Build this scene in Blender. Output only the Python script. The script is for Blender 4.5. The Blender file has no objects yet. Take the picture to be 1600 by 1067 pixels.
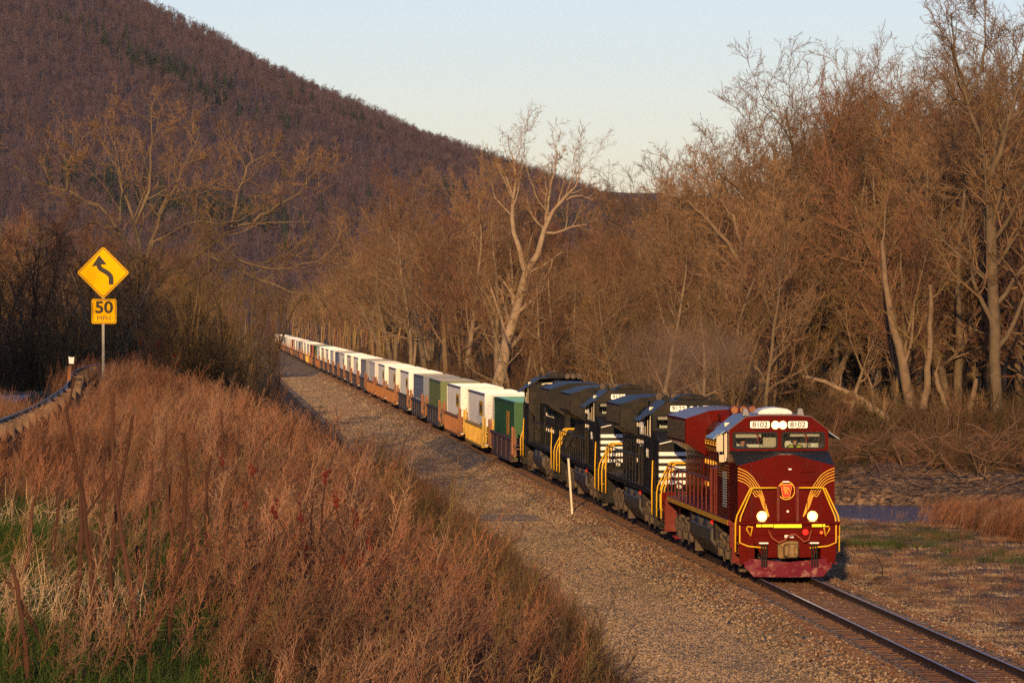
import bpy, bmesh, math, random
import numpy as np
from mathutils import Vector, Matrix
R = math.radians
S = bpy.context.scene
COL = S.collection
# ---------------------------------------------------------------- camera
# track centre line is the y axis, rail tops at z = 0; the camera stands on the road bank
CAM = (-16.41, 0.0, 7.5)
cd = bpy.data.cameras.new('camera'); cam = bpy.data.objects.new('camera', cd); COL.objects.link(cam)
cam.location = CAM
cam.rotation_euler = (R(90 - 0.307), 0, -R(3.80))
cd.sensor_width = 36; cd.lens = 157.5; cd.clip_start = .5; cd.clip_end = 20000
S.camera = cam
# ---------------------------------------------------------------- world and sun
SUN_EL, SUN_AZ = 8.5, 9.0          # low sun behind the camera, a little to its left
W = bpy.data.worlds.new('World'); S.world = W; W.use_nodes = True
nt = W.node_tree; bg = nt.nodes['Background']
sky = nt.nodes.new('ShaderNodeTexSky'); sky.sky_type = 'NISHITA'; sky.sun_disc = False
sky.sun_elevation = R(SUN_EL); sky.sun_rotation = R(180 + SUN_AZ)
sky.altitude = 250; sky.air_density = 1.0; sky.dust_density = 0.4; sky.ozone_density = 1.5
tint = nt.nodes.new('ShaderNodeVectorMath'); tint.operation = 'MULTIPLY'; tint.inputs[1].default_value = (.77, .745, 1.05)
nt.links.new(sky.outputs[0], tint.inputs[0]); nt.links.new(tint.outputs[0], bg.inputs[0]); bg.inputs[1].default_value = 0.15
ld = bpy.data.lights.new('sun', 'SUN'); ld.energy = 5.0; ld.angle = R(0.5); ld.color = (1, .645, .30)
sun = bpy.data.objects.new('sun', ld); COL.objects.link(sun)
sd = Vector((-math.sin(R(SUN_AZ)) * math.cos(R(SUN_EL)), -math.cos(R(SUN_AZ)) * math.cos(R(SUN_EL)), math.sin(R(SUN_EL))))
sun.rotation_euler = sd.to_track_quat('Z', 'Y').to_euler()
S.view_settings.view_transform = 'Standard'; S.view_settings.look = 'None'
S.view_settings.exposure = 0.2; S.view_settings.gamma = 1
S.cycles.use_adaptive_sampling = True; S.cycles.adaptive_threshold = 0.02
S.cycles.max_bounces = 5; S.cycles.diffuse_bounces = 2; S.cycles.glossy_bounces = 2; S.cycles.transparent_max_bounces = 6
S.cycles.transmission_bounces = 3; S.cycles.volume_bounces = 0
S.cycles.use_denoising = False
S.cycles.sample_clamp_indirect = 1.5; S.cycles.sample_clamp_direct = 4

# ---------------------------------------------------------------- materials
def mat(name, col, rough=.7, metal=0., noise=None, bump=None, emis=None, spec=None, coat=0.):
    """noise = (scale, second colour, contrast lo, hi [, stretch xyz]); bump = (scale, strength, distance)"""
    m = bpy.data.materials.new(name); m.use_nodes = True
    t = m.node_tree; b = t.nodes['Principled BSDF']
    b.inputs['Base Color'].default_value = (*col, 1); b.inputs['Roughness'].default_value = rough
    b.inputs['Metallic'].default_value = metal
    b.inputs['Specular IOR Level'].default_value = .18 if spec is None else spec
    if coat: b.inputs['Coat Weight'].default_value = coat; b.inputs['Coat Roughness'].default_value = .15
    tc = t.nodes.new('ShaderNodeTexCoord')
    if noise:
        n = t.nodes.new('ShaderNodeTexNoise'); n.inputs['Scale'].default_value = noise[0]; n.inputs['Detail'].default_value = 6
        n.inputs['Roughness'].default_value = .65
        src = tc.outputs['Object']
        if len(noise) > 4:
            mp = t.nodes.new('ShaderNodeMapping'); mp.inputs['Scale'].default_value = noise[4]
            t.links.new(src, mp.inputs[0]); src = mp.outputs[0]
        t.links.new(src, n.inputs[0])
        mr = t.nodes.new('ShaderNodeMapRange'); mr.inputs[1].default_value = noise[2]; mr.inputs[2].default_value = noise[3]
        t.links.new(n.outputs[0], mr.inputs[0])
        mx = t.nodes.new('ShaderNodeMix'); mx.data_type = 'RGBA'
        mx.inputs[6].default_value = (*col, 1); mx.inputs[7].default_value = (*noise[1], 1)
        t.links.new(mr.outputs[0], mx.inputs[0]); t.links.new(mx.outputs[2], b.inputs['Base Color'])
    if bump:
        n = t.nodes.new('ShaderNodeTexNoise'); n.inputs['Scale'].default_value = bump[0]; n.inputs['Detail'].default_value = 5
        t.links.new(tc.outputs['Object'], n.inputs[0])
        bp = t.nodes.new('ShaderNodeBump'); bp.inputs['Strength'].default_value = bump[1]; bp.inputs['Distance'].default_value = bump[2]
        t.links.new(n.outputs[0], bp.inputs['Height']); t.links.new(bp.outputs[0], b.inputs['Normal'])
    if emis:
        b.inputs['Emission Color'].default_value = (*emis[0], 1); b.inputs['Emission Strength'].default_value = emis[1]
    return m

def bark(name, c1, c2, rnd=.35):
    """bark: blotches in the object's own space, and each copy a little lighter or darker than the next"""
    m = mat(name, c1, .9, noise=(1.7, c2, .35, .65), spec=.15)
    t = m.node_tree; b = t.nodes['Principled BSDF']
    src = b.inputs['Base Color'].links[0].from_socket
    oi = t.nodes.new('ShaderNodeObjectInfo'); mr = t.nodes.new('ShaderNodeMapRange')
    mr.inputs[3].default_value = 1 - rnd; mr.inputs[4].default_value = 1 + rnd
    t.links.new(oi.outputs['Random'], mr.inputs[0])
    vm = t.nodes.new('ShaderNodeVectorMath'); vm.operation = 'SCALE'
    t.links.new(src, vm.inputs[0]); t.links.new(mr.outputs[0], vm.inputs['Scale']); t.links.new(vm.outputs[0], b.inputs['Base Color'])
    return m

M = {}
M['maroon'] = mat('maroon_paint', (.098, .0026, .0012), .28, noise=(2.2, (.07, .004, .0025), .4, .7), spec=.04)
M['maroon_side'] = M['maroon']
M['maroon_dull'] = mat('maroon_dusty', (.12, .006, .003), .5, noise=(3, (.15, .04, .02), .45, .8), spec=.15)
M['plow'] = mat('plow_paint', (.13, .012, .022), .5, noise=(4.5, (.30, .15, .11), .52, .68))
M['black'] = mat('black_paint', (.016, .0145, .0135), .45, noise=(1.6, (.055, .040, .027), .48, .8), spec=.05)
M['antiglare'] = mat('antiglare', (.02, .02, .022), .6)
M['under'] = mat('dusty_running_gear', (.07, .052, .038), .75, noise=(3.5, (.13, .09, .06), .4, .7))
M['under_dark'] = mat('dark_gear', (.025, .021, .018), .75, noise=(4, (.07, .045, .03), .4, .7))
M['tank'] = mat('tank_paint', (.06, .055, .05), .5, noise=(1.5, (.12, .085, .055), .45, .75))
M['steel'] = mat('worn_steel', (.35, .33, .32), .25, 1.)
M['rail_side'] = mat('rail_rust', (.06, .032, .022), .8, noise=(6, (.09, .05, .03), .4, .7))
M['rail_top'] = mat('rail_top', (.32, .33, .37), .55, .7)
M['yellow'] = mat('yellow_paint', (.75, .42, .02), .4)
M['gold'] = mat('gold_stripe', (.72, .38, .03), .4)
M['reflect_yel'] = mat('reflective_yellow', (.85, .75, .02), .3, emis=((.9, .75, .02), .25))  # strip glows a little: its returned light is put in as emission
M['white'] = mat('white_paint', (.78, .77, .74), .5)
M['white_roof'] = mat('white_roof', (.74, .74, .74), .55, noise=(1.2, (.62, .61, .6), .5, .8))
M['white_box'] = mat('white_container', (.74, .72, .68), .5, noise=(.8, (.58, .54, .49), .52, .8))
M['red'] = mat('red_lens', (.7, .01, .01), .3, emis=((1, .02, .01), .4))
M['red_paint'] = mat('red_enamel', (.75, .02, .015), .35)
M['orange_lens'] = mat('orange_lens', (.8, .15, .03), .3)
M['lamp_glow'] = mat('lamp_reflector', (.9, .6, .3), .3, emis=((1, .46, .12), 2.4))  # warm glow round the lit lamps, put in as an emissive colour
M['lamp'] = mat('lit_lamp', (1, .9, .7), .3, emis=((1, .80, .46), 6))
M['numboard'] = mat('number_board', (.85, .8, .68), .4, emis=((1, .85, .6), .25))
M['ink'] = mat('black_ink', (.01, .01, .01), .5)
M['glass'] = mat('glass', (.9, .95, 1), .02)
M['rubber'] = mat('rubber', (.015, .015, .015), .7)
M['hose'] = mat('rust_hose', (.25, .05, .02), .5)
M['cream'] = mat('cab_interior', (.55, .47, .34), .7)
M['cab_wall'] = mat('cab_wall', (.82, .76, .62), .7, noise=(3, (.6, .5, .38), .5, .7))
M['skin'] = mat('skin', (.52, .26, .17), .6)
M['hair'] = mat('dark_hair', (.03, .02, .015), .8)
M['vest'] = mat('hi_vis_vest', (.6, .65, .05), .7)
M['shirt'] = mat('blue_shirt', (.05, .08, .2), .8)
M['louvre'] = mat('louvre_grey', (.30, .36, .42), .4)
M['sign_yel'] = mat('sign_yellow', (.80, .43, .003), .5, noise=(3, (.74, .39, .004), .5, .8), spec=.01)
M['galv'] = mat('galvanised', (.22, .215, .21), .5, .2, noise=(8, (.15, .145, .14), .4, .7))
M['post_wood'] = mat('post_wood', (.10, .065, .045), .9, noise=(4, (.24, .15, .09), .4, .7))
M['reflector'] = mat('reflector', (.95, .9, .75), .3, emis=((1, .9, .7), .1))  # faint emission stands in for light thrown back by the reflector
M['marker'] = mat('marker_post', (.7, .62, .48), .6)
M['cont_green'] = mat('green_container', (.018, .075, .022), .5, noise=(.7, (.03, .10, .035), .4, .8))
M['cont_teal'] = mat('teal_roof', (.08, .26, .24), .5)
M['cont_lime'] = mat('pale_green_container', (.13, .17, .06), .5, noise=(.7, (.09, .12, .05), .4, .8))
M['cont_grey'] = mat('grey_container', (.22, .22, .24), .5, noise=(.7, (.16, .15, .16), .4, .8))
M['cont_blue'] = mat('slate_container', (.12, .15, .22), .5, noise=(.7, (.16, .16, .2), .4, .8))
M['cont_red'] = mat('rust_red_container', (.28, .045, .02), .5, noise=(.7, (.2, .05, .03), .4, .8))
M['cont_orange'] = mat('orange_label', (.9, .35, .02), .5)
M['well_maroon'] = mat('well_brown_maroon', (.10, .055, .048), .7, noise=(1.5, (.16, .085, .06), .45, .75))
M['well_yellow'] = mat('well_yellow', (.62, .38, .07), .6, noise=(1.5, (.40, .22, .06), .5, .8))
M['well_rust'] = mat('well_rust', (.30, .13, .055), .8, noise=(1.5, (.18, .08, .04), .4, .75))
M['well_grey'] = mat('well_dark_grey', (.075, .062, .065), .75, noise=(1.5, (.12, .085, .07), .45, .75))
M['bark_grey'] = bark('bark_grey', (.20, .145, .09), (.12, .085, .055))
M['bark_pale'] = bark('bark_pale', (.24, .165, .10), (.15, .10, .063), .15)
M['bark_brown'] = bark('bark_brown', (.155, .10, .055), (.09, .06, .035))
M['twig'] = bark('twigs', (.25, .148, .075), (.13, .078, .044), .45)
M['twig_olive'] = bark('twigs_olive', (.21, .14, .055), (.14, .093, .038))
M['twig_red'] = bark('twigs_reddish', (.25, .118, .062), (.13, .066, .04), .45)
M['weed'] = bark('dry_weed', (.25, .11, .058), (.145, .066, .04), .6)
M['weed_pale'] = bark('pale_weed', (.29, .165, .10), (.19, .11, .07), .5)
M['weed_dark'] = bark('dark_weed', (.10, .05, .038), (.06, .033, .027), .4)  # dark dead weeds; in the hollow their colour stands in for shade
M['straw'] = bark('straw', (.62, .46, .28), (.48, .34, .2), .2)
M['grass'] = bark('green_grass', (.035, .062, .012), (.06, .085, .02), .5)
M['sumac'] = bark('sumac_bark', (.085, .036, .022), (.05, .024, .017), .3)
M['seedhead'] = bark('seed_head', (.15, .022, .012), (.09, .018, .012), .2)
M['twig_dim'] = bark('twigs_dim', (.16, .10, .055), (.10, .064, .038), .2)
M['brush'] = bark('undergrowth_twigs', (.12, .07, .038), (.065, .04, .024), .5)  # undergrowth colours darkened: the shade beneath the trees is put into them
M['brush_olive'] = bark('undergrowth_olive', (.11, .074, .03), (.065, .045, .02), .5)
M['conifer'] = bark('conifer', (.04, .062, .032), (.055, .075, .04), .3)
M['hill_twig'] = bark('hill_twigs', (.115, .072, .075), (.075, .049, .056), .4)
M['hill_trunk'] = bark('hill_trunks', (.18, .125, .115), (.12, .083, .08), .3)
M['drift'] = bark('driftwood', (.22, .135, .08), (.13, .08, .05), .35)
M['debris'] = bark('flood_debris', (.12, .068, .042), (.07, .042, .028), .5); M['bark_cream'] = bark('bark_cream', (.36, .26, .17), (.24, .17, .11), .1)
t = M['glass'].node_tree; t.nodes.remove(t.nodes['Principled BSDF'])          # thin pane: mostly clear, a faint reflection
_a = t.nodes.new('ShaderNodeBsdfTransparent'); _b = t.nodes.new('ShaderNodeBsdfGlossy'); _b.inputs['Roughness'].default_value = .03; _c = t.nodes.new('ShaderNodeMixShader'); _c.inputs[0].default_value = .07
_a.inputs[0].default_value = (.86, .9, .92, 1); t.links.new(_a.outputs[0], _c.inputs[1]); t.links.new(_b.outputs[0], _c.inputs[2]); t.links.new(_c.outputs[0], t.nodes['Material Output'].inputs[0])

# ---------------------------------------------------------------- object helpers
def tag(o, label=None, cat=None, group=None, kind=None):
    if label: o['label'] = label
    if cat: o['category'] = cat
    if group: o['group'] = group
    if kind: o['kind'] = kind
    return o
def empty(name, loc=(0, 0, 0), rz=0):
    o = bpy.data.objects.new(name, None); COL.objects.link(o); o.location = loc; o.rotation_euler = (0, 0, rz)
    o.empty_display_size = .3
    return o
class MB:
    def __init__(s): s.v = []; s.f = []
    def add(s, vs, fs):
        n = len(s.v); s.v += [tuple(v) for v in vs]; s.f += [tuple(i + n for i in f) for f in fs]; return s
    def box(s, x0, x1, y0, y1, z0, z1):
        if x0 > x1: x0, x1 = x1, x0
        if y0 > y1: y0, y1 = y1, y0
        return s.add([(x, y, z) for x in (x0, x1) for y in (y0, y1) for z in (z0, z1)],
                     [(0, 1, 3, 2), (4, 6, 7, 5), (0, 4, 5, 1), (2, 3, 7, 6), (0, 2, 6, 4), (1, 5, 7, 3)])
    def prism(s, poly, axis, a, b):
        """extrude a 2D polygon: axis 'y' takes (x,z), 'x' takes (y,z), 'z' takes (x,y)"""
        P = {'y': lambda p, t: (p[0], t, p[1]), 'x': lambda p, t: (t, p[0], p[1]), 'z': lambda p, t: (p[0], p[1], t)}[axis]
        n = len(poly)
        return s.add([P(p, a) for p in poly] + [P(p, b) for p in poly],
                     [tuple(range(n)), tuple(range(2 * n - 1, n - 1, -1))] + [(i, i + n, (i + 1) % n + n, (i + 1) % n) for i in range(n)])
    def cyl(s, c, axis, r, L, n=16, r2=None):
        r2 = r if r2 is None else r2
        ax = {'x': 0, 'y': 1, 'z': 2}[axis]; o1, o2 = [(1, 2), (2, 0), (0, 1)][ax]
        vs = []
        for t, rr in ((-L / 2, r), (L / 2, r2)):
            for k in range(n):
                a = 2 * math.pi * k / n; p = [0, 0, 0]; p[ax] = c[ax] + t; p[o1] = c[o1] + rr * math.cos(a); p[o2] = c[o2] + rr * math.sin(a); vs.append(p)
        return s.add(vs, [tuple(range(n - 1, -1, -1)), tuple(range(n, 2 * n))] + [(k, (k + 1) % n, (k + 1) % n + n, k + n) for k in range(n)])
    def tube(s, pts, r, n=6, r1=None):
        pts = [Vector(p) for p in pts]; m = len(pts); r1 = r if r1 is None else r1
        vs = []; ref = None
        for i, p in enumerate(pts):
            t = (pts[min(i + 1, m - 1)] - pts[max(i - 1, 0)]).normalized()
            if ref is None: ref = t.orthogonal().normalized()
            a = (ref - t * ref.dot(t)).normalized(); ref = a; b = t.cross(a)
            rr = r + (r1 - r) * i / max(1, m - 1)
            for k in range(n):
                an = 2 * math.pi * k / n; vs.append(p + (a * math.cos(an) + b * math.sin(an)) * rr)
        fs = [tuple(range(n - 1, -1, -1)), tuple(range((m - 1) * n, m * n))]
        for i in range(m - 1):
            for k in range(n):
                fs.append((i * n + k, i * n + (k + 1) % n, (i + 1) * n + (k + 1) % n, (i + 1) * n + k))
        return s.add(vs, fs)
    def ribbon(s, pts, w, yf, off=.003):
        """a painted stripe: 2D polyline (x,z) of width w laid at depth y = yf(x,z) - off"""
        vs = []; m = len(pts)
        for i, (x, z) in enumerate(pts):
            a = pts[max(0, i - 1)]; b = pts[min(m - 1, i + 1)]; dx, dz = b[0] - a[0], b[1] - a[1]; L = math.hypot(dx, dz) or 1
            ww = w[i] if isinstance(w, (list, tuple)) else w
            for sg in (-1, 1):
                X = x - dz / L * ww / 2 * sg; Z = z + dx / L * ww / 2 * sg; vs.append((X, yf(X, Z) - off, Z))
        return s.add(vs, [(2 * i, 2 * i + 1, 2 * i + 3, 2 * i + 2) for i in range(m - 1)])
    def mesh(s, name, m, smooth=False, bevel=0):
        me = bpy.data.meshes.new(name); me.from_pydata(s.v, [], s.f)
        bm = bmesh.new(); bm.from_mesh(me); bmesh.ops.recalc_face_normals(bm, faces=bm.faces); bm.to_mesh(me); bm.free()
        me.materials.append(m)
        if smooth: me.polygons.foreach_set('use_smooth', [True] * len(me.polygons))
        return me
    def build(s, name, m, parent=None, smooth=False, bevel=0):
        me = s.mesh(name, m, smooth); o = bpy.data.objects.new(name, me); COL.objects.link(o); o.parent = parent
        if bevel:
            bv = o.modifiers.new('b', 'BEVEL'); bv.width = bevel; bv.segments = 2; bv.limit_method = 'ANGLE'; bv.angle_limit = R(35)
        return o
def text_obj(name, s, size, m, parent, loc, rot=(math.pi / 2, 0, 0), sx=1., off=.008, ext=.003):
    c = bpy.data.curves.new(name, 'FONT'); c.body = s; c.size = size; c.align_x = 'CENTER'; c.align_y = 'CENTER'; c.extrude = ext; c.offset = off
    tmp = bpy.data.objects.new('t', c); COL.objects.link(tmp)
    dg = bpy.context.evaluated_depsgraph_get(); dg.update()
    me = bpy.data.meshes.new_from_object(tmp.evaluated_get(dg)); bpy.data.objects.remove(tmp)
    me.materials.clear(); me.materials.append(m); me.name = name
    o = bpy.data.objects.new(name, me); COL.objects.link(o); o.parent = parent
    o.location = loc; o.rotation_euler = rot; o.scale = (sx, 1, 1)
    return o
def copy_tree(o, parent=None):
    c = o.copy(); COL.objects.link(c); c.parent = parent
    for ch in o.children: copy_tree(ch, c)
    return c
# ---------------------------------------------------------------- branching plants (numpy)
def npmesh(name, V, F, m, smooth=False):
    me = bpy.data.meshes.new(name); V = np.asarray(V, np.float32); F = np.asarray(F, np.int32); k = F.shape[1]
    me.vertices.add(len(V)); me.vertices.foreach_set('co', V.ravel())
    me.loops.add(F.size); me.loops.foreach_set('vertex_index', F.ravel())
    me.polygons.add(len(F)); me.polygons.foreach_set('loop_start', np.arange(0, F.size, k, dtype=np.int32))
    if smooth: me.polygons.foreach_set('use_smooth', np.ones(len(F), bool))
    me.update(calc_edges=True); me.materials.append(m)
    return me
def unit(a): return a / np.maximum(np.linalg.norm(a, axis=-1, keepdims=True), 1e-9)
def tubes(P, Rd, n):
    """P (N,K,3) polylines, Rd (N,K) radii -> verts, quads"""
    N, K, _ = P.shape
    T = np.empty_like(P); T[:, 1:-1] = P[:, 2:] - P[:, :-2]; T[:, 0] = P[:, 1] - P[:, 0]; T[:, -1] = P[:, -1] - P[:, -2]
    T = unit(T); ref = np.where(np.abs(T[:, :1, 2:]) > .8, np.array([1., 0, 0]), np.array([0, 0, 1.]))
    A = unit(np.cross(T, ref)); B = np.cross(T, A)
    an = np.arange(n) * 2 * np.pi / n
    V = P[:, :, None] + Rd[:, :, None, None] * (A[:, :, None] * np.cos(an)[None, None, :, None] + B[:, :, None] * np.sin(an)[None, None, :, None])
    i = np.arange(N)[:, None, None] * K * n + np.arange(K - 1)[None, :, None] * n; k = np.arange(n)[None, None]; k2 = (k + 1) % n
    F = np.stack([i + k, i + k2, i + n + k2, i + n + k], -1).reshape(-1, 4)
    return V.reshape(-1, 3), F
class Acc:
    def __init__(s): s.V = []; s.F = []; s.n = 0
    def add(s, VF):
        s.V.append(VF[0]); s.F.append(VF[1] + s.n); s.n += len(VF[0])
    def mesh(s, name, m, smooth=False): return npmesh(name, np.concatenate(s.V), np.concatenate(s.F), m, smooth)
def grow(rg, p0, d0, L, r0, K, noise=.15, up=.1, tip=.25):
    """N wandering polylines from p0 along d0"""
    N = len(p0); P = np.empty((N, K, 3)); P[:, 0] = p0; d = unit(d0); st = (L / (K - 1))[:, None]
    for k in range(1, K):
        d = unit(d + rg.normal(0, noise, (N, 3)) + np.array([0, 0, up])); P[:, k] = P[:, k - 1] + d * st
    Rd = r0[:, None] * np.linspace(1, tip, K)[None]
    return P, Rd
def sprout(rg, P, Rd, n, ratio, ang, K, noise=.15, up=.1, t0=.25, rmin=.006, rr=.55, tip=.3, taper=.6, minlen=.15):
    N, K0, _ = P.shape; L0 = np.linalg.norm(np.diff(P, axis=1), axis=2).sum(1)
    t = (t0 + (1 - t0) * (np.arange(n)[None] + rg.random((N, n))) / n) * (K0 - 1) * .999
    i = t.astype(int); f = (t - i)[..., None]; idx = np.arange(N)[:, None]
    p = P[idx, i] * (1 - f) + P[idx, i + 1] * f; tan = unit(P[idx, i + 1] - P[idx, i])
    r = Rd[idx, i] * (1 - f[..., 0]) + Rd[idx, i + 1] * f[..., 0]
    q = unit(rg.normal(size=(N, n, 3))); q = unit(q - tan * (q * tan).sum(-1, keepdims=True))
    a = np.radians(rg.normal(ang, ang * .22, (N, n)))[..., None]
    d = tan * np.cos(a) + q * np.sin(a)
    L = np.maximum(L0[:, None] * ratio * (1 - taper * t / (K0 - 1) * .8) * rg.uniform(.6, 1.25, (N, n)), minlen)
    return grow(rg, p.reshape(-1, 3), d.reshape(-1, 3), L.ravel(), np.maximum(r.ravel() * rr, rmin), K, noise, up, tip)
def make_tree(seed, H=18, r=.3, stems=1, limbs=12, lean=0., spread=45, upw=.12, n2=7, n3=6, n4=4, rmin=.009, t0=.3, lr=.42, mt='bark_grey', mc='twig', paths=None, top=.18, wig=.06):
    """returns (trunk mesh, crown mesh). paths = explicit main stems [(points, r0, r1)]"""
    rg = np.random.default_rng(seed); tk = Acc(); cr = Acc()
    mains = []
    if paths:
        K = 12
        for pts, a, b in paths:
            pts = np.array(pts, float); s = np.linspace(0, len(pts) - 1, K); i = np.minimum(s.astype(int), len(pts) - 2); f = (s - i)[:, None]
            q = pts[i] * (1 - f) + pts[i + 1] * f
            q[1:-1] += rg.normal(0, .05, (K - 2, 3)); mains.append((q, np.linspace(a, b, K)))
        P = np.array([m[0] for m in mains]); Q = np.array([m[1] for m in mains])
    else:
        d0 = np.stack([rg.normal(lean, .12, stems) if stems > 1 else np.full(stems, lean), rg.normal(0, .12 * (stems > 1), stems), np.ones(stems)], -1)
        P, Q = grow(rg, rg.normal(0, .25 * (stems > 1), (stems, 3)) * [1, 1, 0], d0, np.full(stems, H * .93) * rg.uniform(.85, 1, stems), np.full(stems, r), 12, wig, .05, top)
    tk.add(tubes(P, Q, 9))
    P1, Q1 = sprout(rg, P, Q, max(2, limbs // len(P)), lr, spread, 8, .14, upw, t0, .022, .5, .2, .5)
    tk.add(tubes(P1, Q1, 6))
    P2, Q2 = sprout(rg, P1, Q1, n2, .58, 44, 6, .17, upw * .6, .15, rmin * 1.9, .6, .3); cr.add(tubes(P2, Q2, 4))
    P2b, Q2b = sprout(rg, P, Q, 12, .09, 55, 4, .18, .1, .35, rmin * 1.5, .2, .4); cr.add(tubes(P2b, Q2b, 3))
    P3, Q3 = sprout(rg, P2, Q2, n3, .56, 42, 5, .2, upw * .4, .12, rmin * 1.2, .55, .4); cr.add(tubes(P3, Q3, 3))
    P4, Q4 = sprout(rg, P3, Q3, n4, .58, 40, 3, .22, .04, .1, rmin, .6, .5); cr.add(tubes(P4, Q4, 3))
    return tk.mesh('trunk', M[mt], True), cr.mesh('crown', M[mc])
def make_shrub(seed, H=2.5, n=14, mt='twig', rmin=.006, r=.02, spread=.35, n2=6, n3=5, up=.12, t0=.2, ratio=.45, lean=0.):
    rg = np.random.default_rng(seed); A = Acc()
    d = np.stack([rg.normal(lean, spread, n), rg.normal(0, spread, n), np.ones(n)], -1)
    P, Q = grow(rg, rg.normal(0, .08 * H, (n, 3)) * [1, 1, 0], d, H * rg.uniform(.6, 1.05, n), np.full(n, r), 7, .09, up * .5, .3); A.add(tubes(P, Q, 4))
    P2, Q2 = sprout(rg, P, Q, n2, ratio, 35, 4, .14, up, t0, rmin * 1.3, .6, .4); A.add(tubes(P2, Q2, 3))
    if n3:
        P3, Q3 = sprout(rg, P2, Q2, n3, .5, 35, 3, .18, up, .1, rmin, .6, .5); A.add(tubes(P3, Q3, 3))
    return A.mesh('shrub', M[mt])
def make_weed(seed, H=1.2, n=10, mt='weed', lean=.25, rad=.35, r=.006):
    """a clump of dry stalks, each with a plume of fine side sprays"""
    rg = np.random.default_rng(seed); A = Acc()
    d = np.stack([rg.normal(lean, .13, n), rg.normal(0, .15, n), np.ones(n)], -1)
    P, Q = grow(rg, rg.normal(0, rad, (n, 3)) * [1, 1, 0], d, H * rg.uniform(.6, 1.1, n), np.full(n, r), 6, .05, 0, .5); A.add(tubes(P, Q, 3))
    P2, Q2 = sprout(rg, P, Q, 16, .22, 34, 4, .12, .10, .35, r * .55, .6, .5, .3, .05); A.add(tubes(P2, Q2, 3))
    P3, Q3 = sprout(rg, P2, Q2, 3, .45, 35, 2, .1, .05, .2, r * .6, .8, .7, .3, .03); A.add(tubes(P3, Q3, 3))
    return A.mesh('weed', M[mt])
def make_grass(seed, H=.35, n=60, mt='grass', rad=.3, w=.006, lean=.1, curl=.25):
    rg = np.random.default_rng(seed)
    d = np.stack([rg.normal(lean, .35, n), rg.normal(0, .35, n), np.ones(n)], -1)
    P, Q = grow(rg, rg.normal(0, rad, (n, 3)) * [1, 1, 0], d, H * rg.uniform(.5, 1.15, n), np.full(n, w), 4, curl * .4, -curl * .4, .2)
    A = Acc(); A.add(tubes(P, Q, 3)); return A.mesh('grass', M[mt])
def make_conifer(seed, H=16):
    rg = np.random.default_rng(seed); A = Acc(); n = 34
    z = np.linspace(.15, .98, n) * H; vs = []; fs = []; k = 0
    for zz in z:
        L = (H - zz) * .26 + .4
        for j in range(6):
            a = rg.random() * 6.283; w = L * .45; l = L * rg.uniform(.7, 1.1)
            c, s_ = math.cos(a), math.sin(a)
            vs += [(0, 0, zz), (c * l * .6 - s_ * w / 2, s_ * l * .6 + c * w / 2, zz - l * .15), (c * l, s_ * l, zz - l * .35), (c * l * .6 + s_ * w / 2, s_ * l * .6 - c * w / 2, zz - l * .15)]
            fs.append((k, k + 1, k + 2, k + 3)); k += 4
    A.add((np.array(vs), np.array(fs))); P = np.array([[[0, 0, 0], [0, 0, H]]], float); A.add(tubes(P, np.array([[.25, .05]]), 4))
    return A.mesh('conifer', M['conifer'])

def scatter(name, meshes, pts, rz, sc, idx, label=None, tilt=None):
    """one object of uncountable small plants: instances of a few meshes on its points"""
    N = len(pts); me = bpy.data.meshes.new(name); me.vertices.add(N); me.vertices.foreach_set('co', np.asarray(pts, np.float32).ravel())
    rot = np.zeros((N, 3), np.float32); rot[:, 2] = rz
    if tilt is not None: rot[:, :2] = tilt
    a = me.attributes.new('rot', 'FLOAT_VECTOR', 'POINT'); a.data.foreach_set('vector', rot.ravel())
    a = me.attributes.new('scl', 'FLOAT', 'POINT'); a.data.foreach_set('value', np.asarray(sc, np.float32))
    a = me.attributes.new('idx', 'INT', 'POINT'); a.data.foreach_set('value', np.asarray(idx, np.int32))
    o = bpy.data.objects.new(name, me); COL.objects.link(o)
    c = bpy.data.collections.new(name + '_kinds')
    for k, m in enumerate(meshes): c.objects.link(bpy.data.objects.new('%s_%02d' % (name, k), m))
    g = bpy.data.node_groups.new(name, 'GeometryNodeTree')
    g.interface.new_socket('Geometry', in_out='INPUT', socket_type='NodeSocketGeometry'); g.interface.new_socket('Geometry', in_out='OUTPUT', socket_type='NodeSocketGeometry')
    nd = g.nodes; gi = nd.new('NodeGroupInput'); go = nd.new('NodeGroupOutput'); ip = nd.new('GeometryNodeInstanceOnPoints')
    ci = nd.new('GeometryNodeCollectionInfo'); ci.inputs[0].default_value = c; ci.inputs[1].default_value = True; ci.inputs[2].default_value = True
    def attr(nm, ty):
        n = nd.new('GeometryNodeInputNamedAttribute'); n.data_type = ty; n.inputs[0].default_value = nm; return n.outputs[0]
    l = g.links; l.new(gi.outputs[0], ip.inputs['Points']); l.new(ci.outputs[0], ip.inputs['Instance']); ip.inputs['Pick Instance'].default_value = True
    l.new(attr('idx', 'INT'), ip.inputs['Instance Index']); l.new(attr('rot', 'FLOAT_VECTOR'), ip.inputs['Rotation']); l.new(attr('scl', 'FLOAT'), ip.inputs['Scale'])
    l.new(ip.outputs[0], go.inputs[0])
    md = o.modifiers.new('plants', 'NODES'); md.node_group = g
    tag(o, label, name.replace('_', ' '), kind='stuff')
    return o
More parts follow.
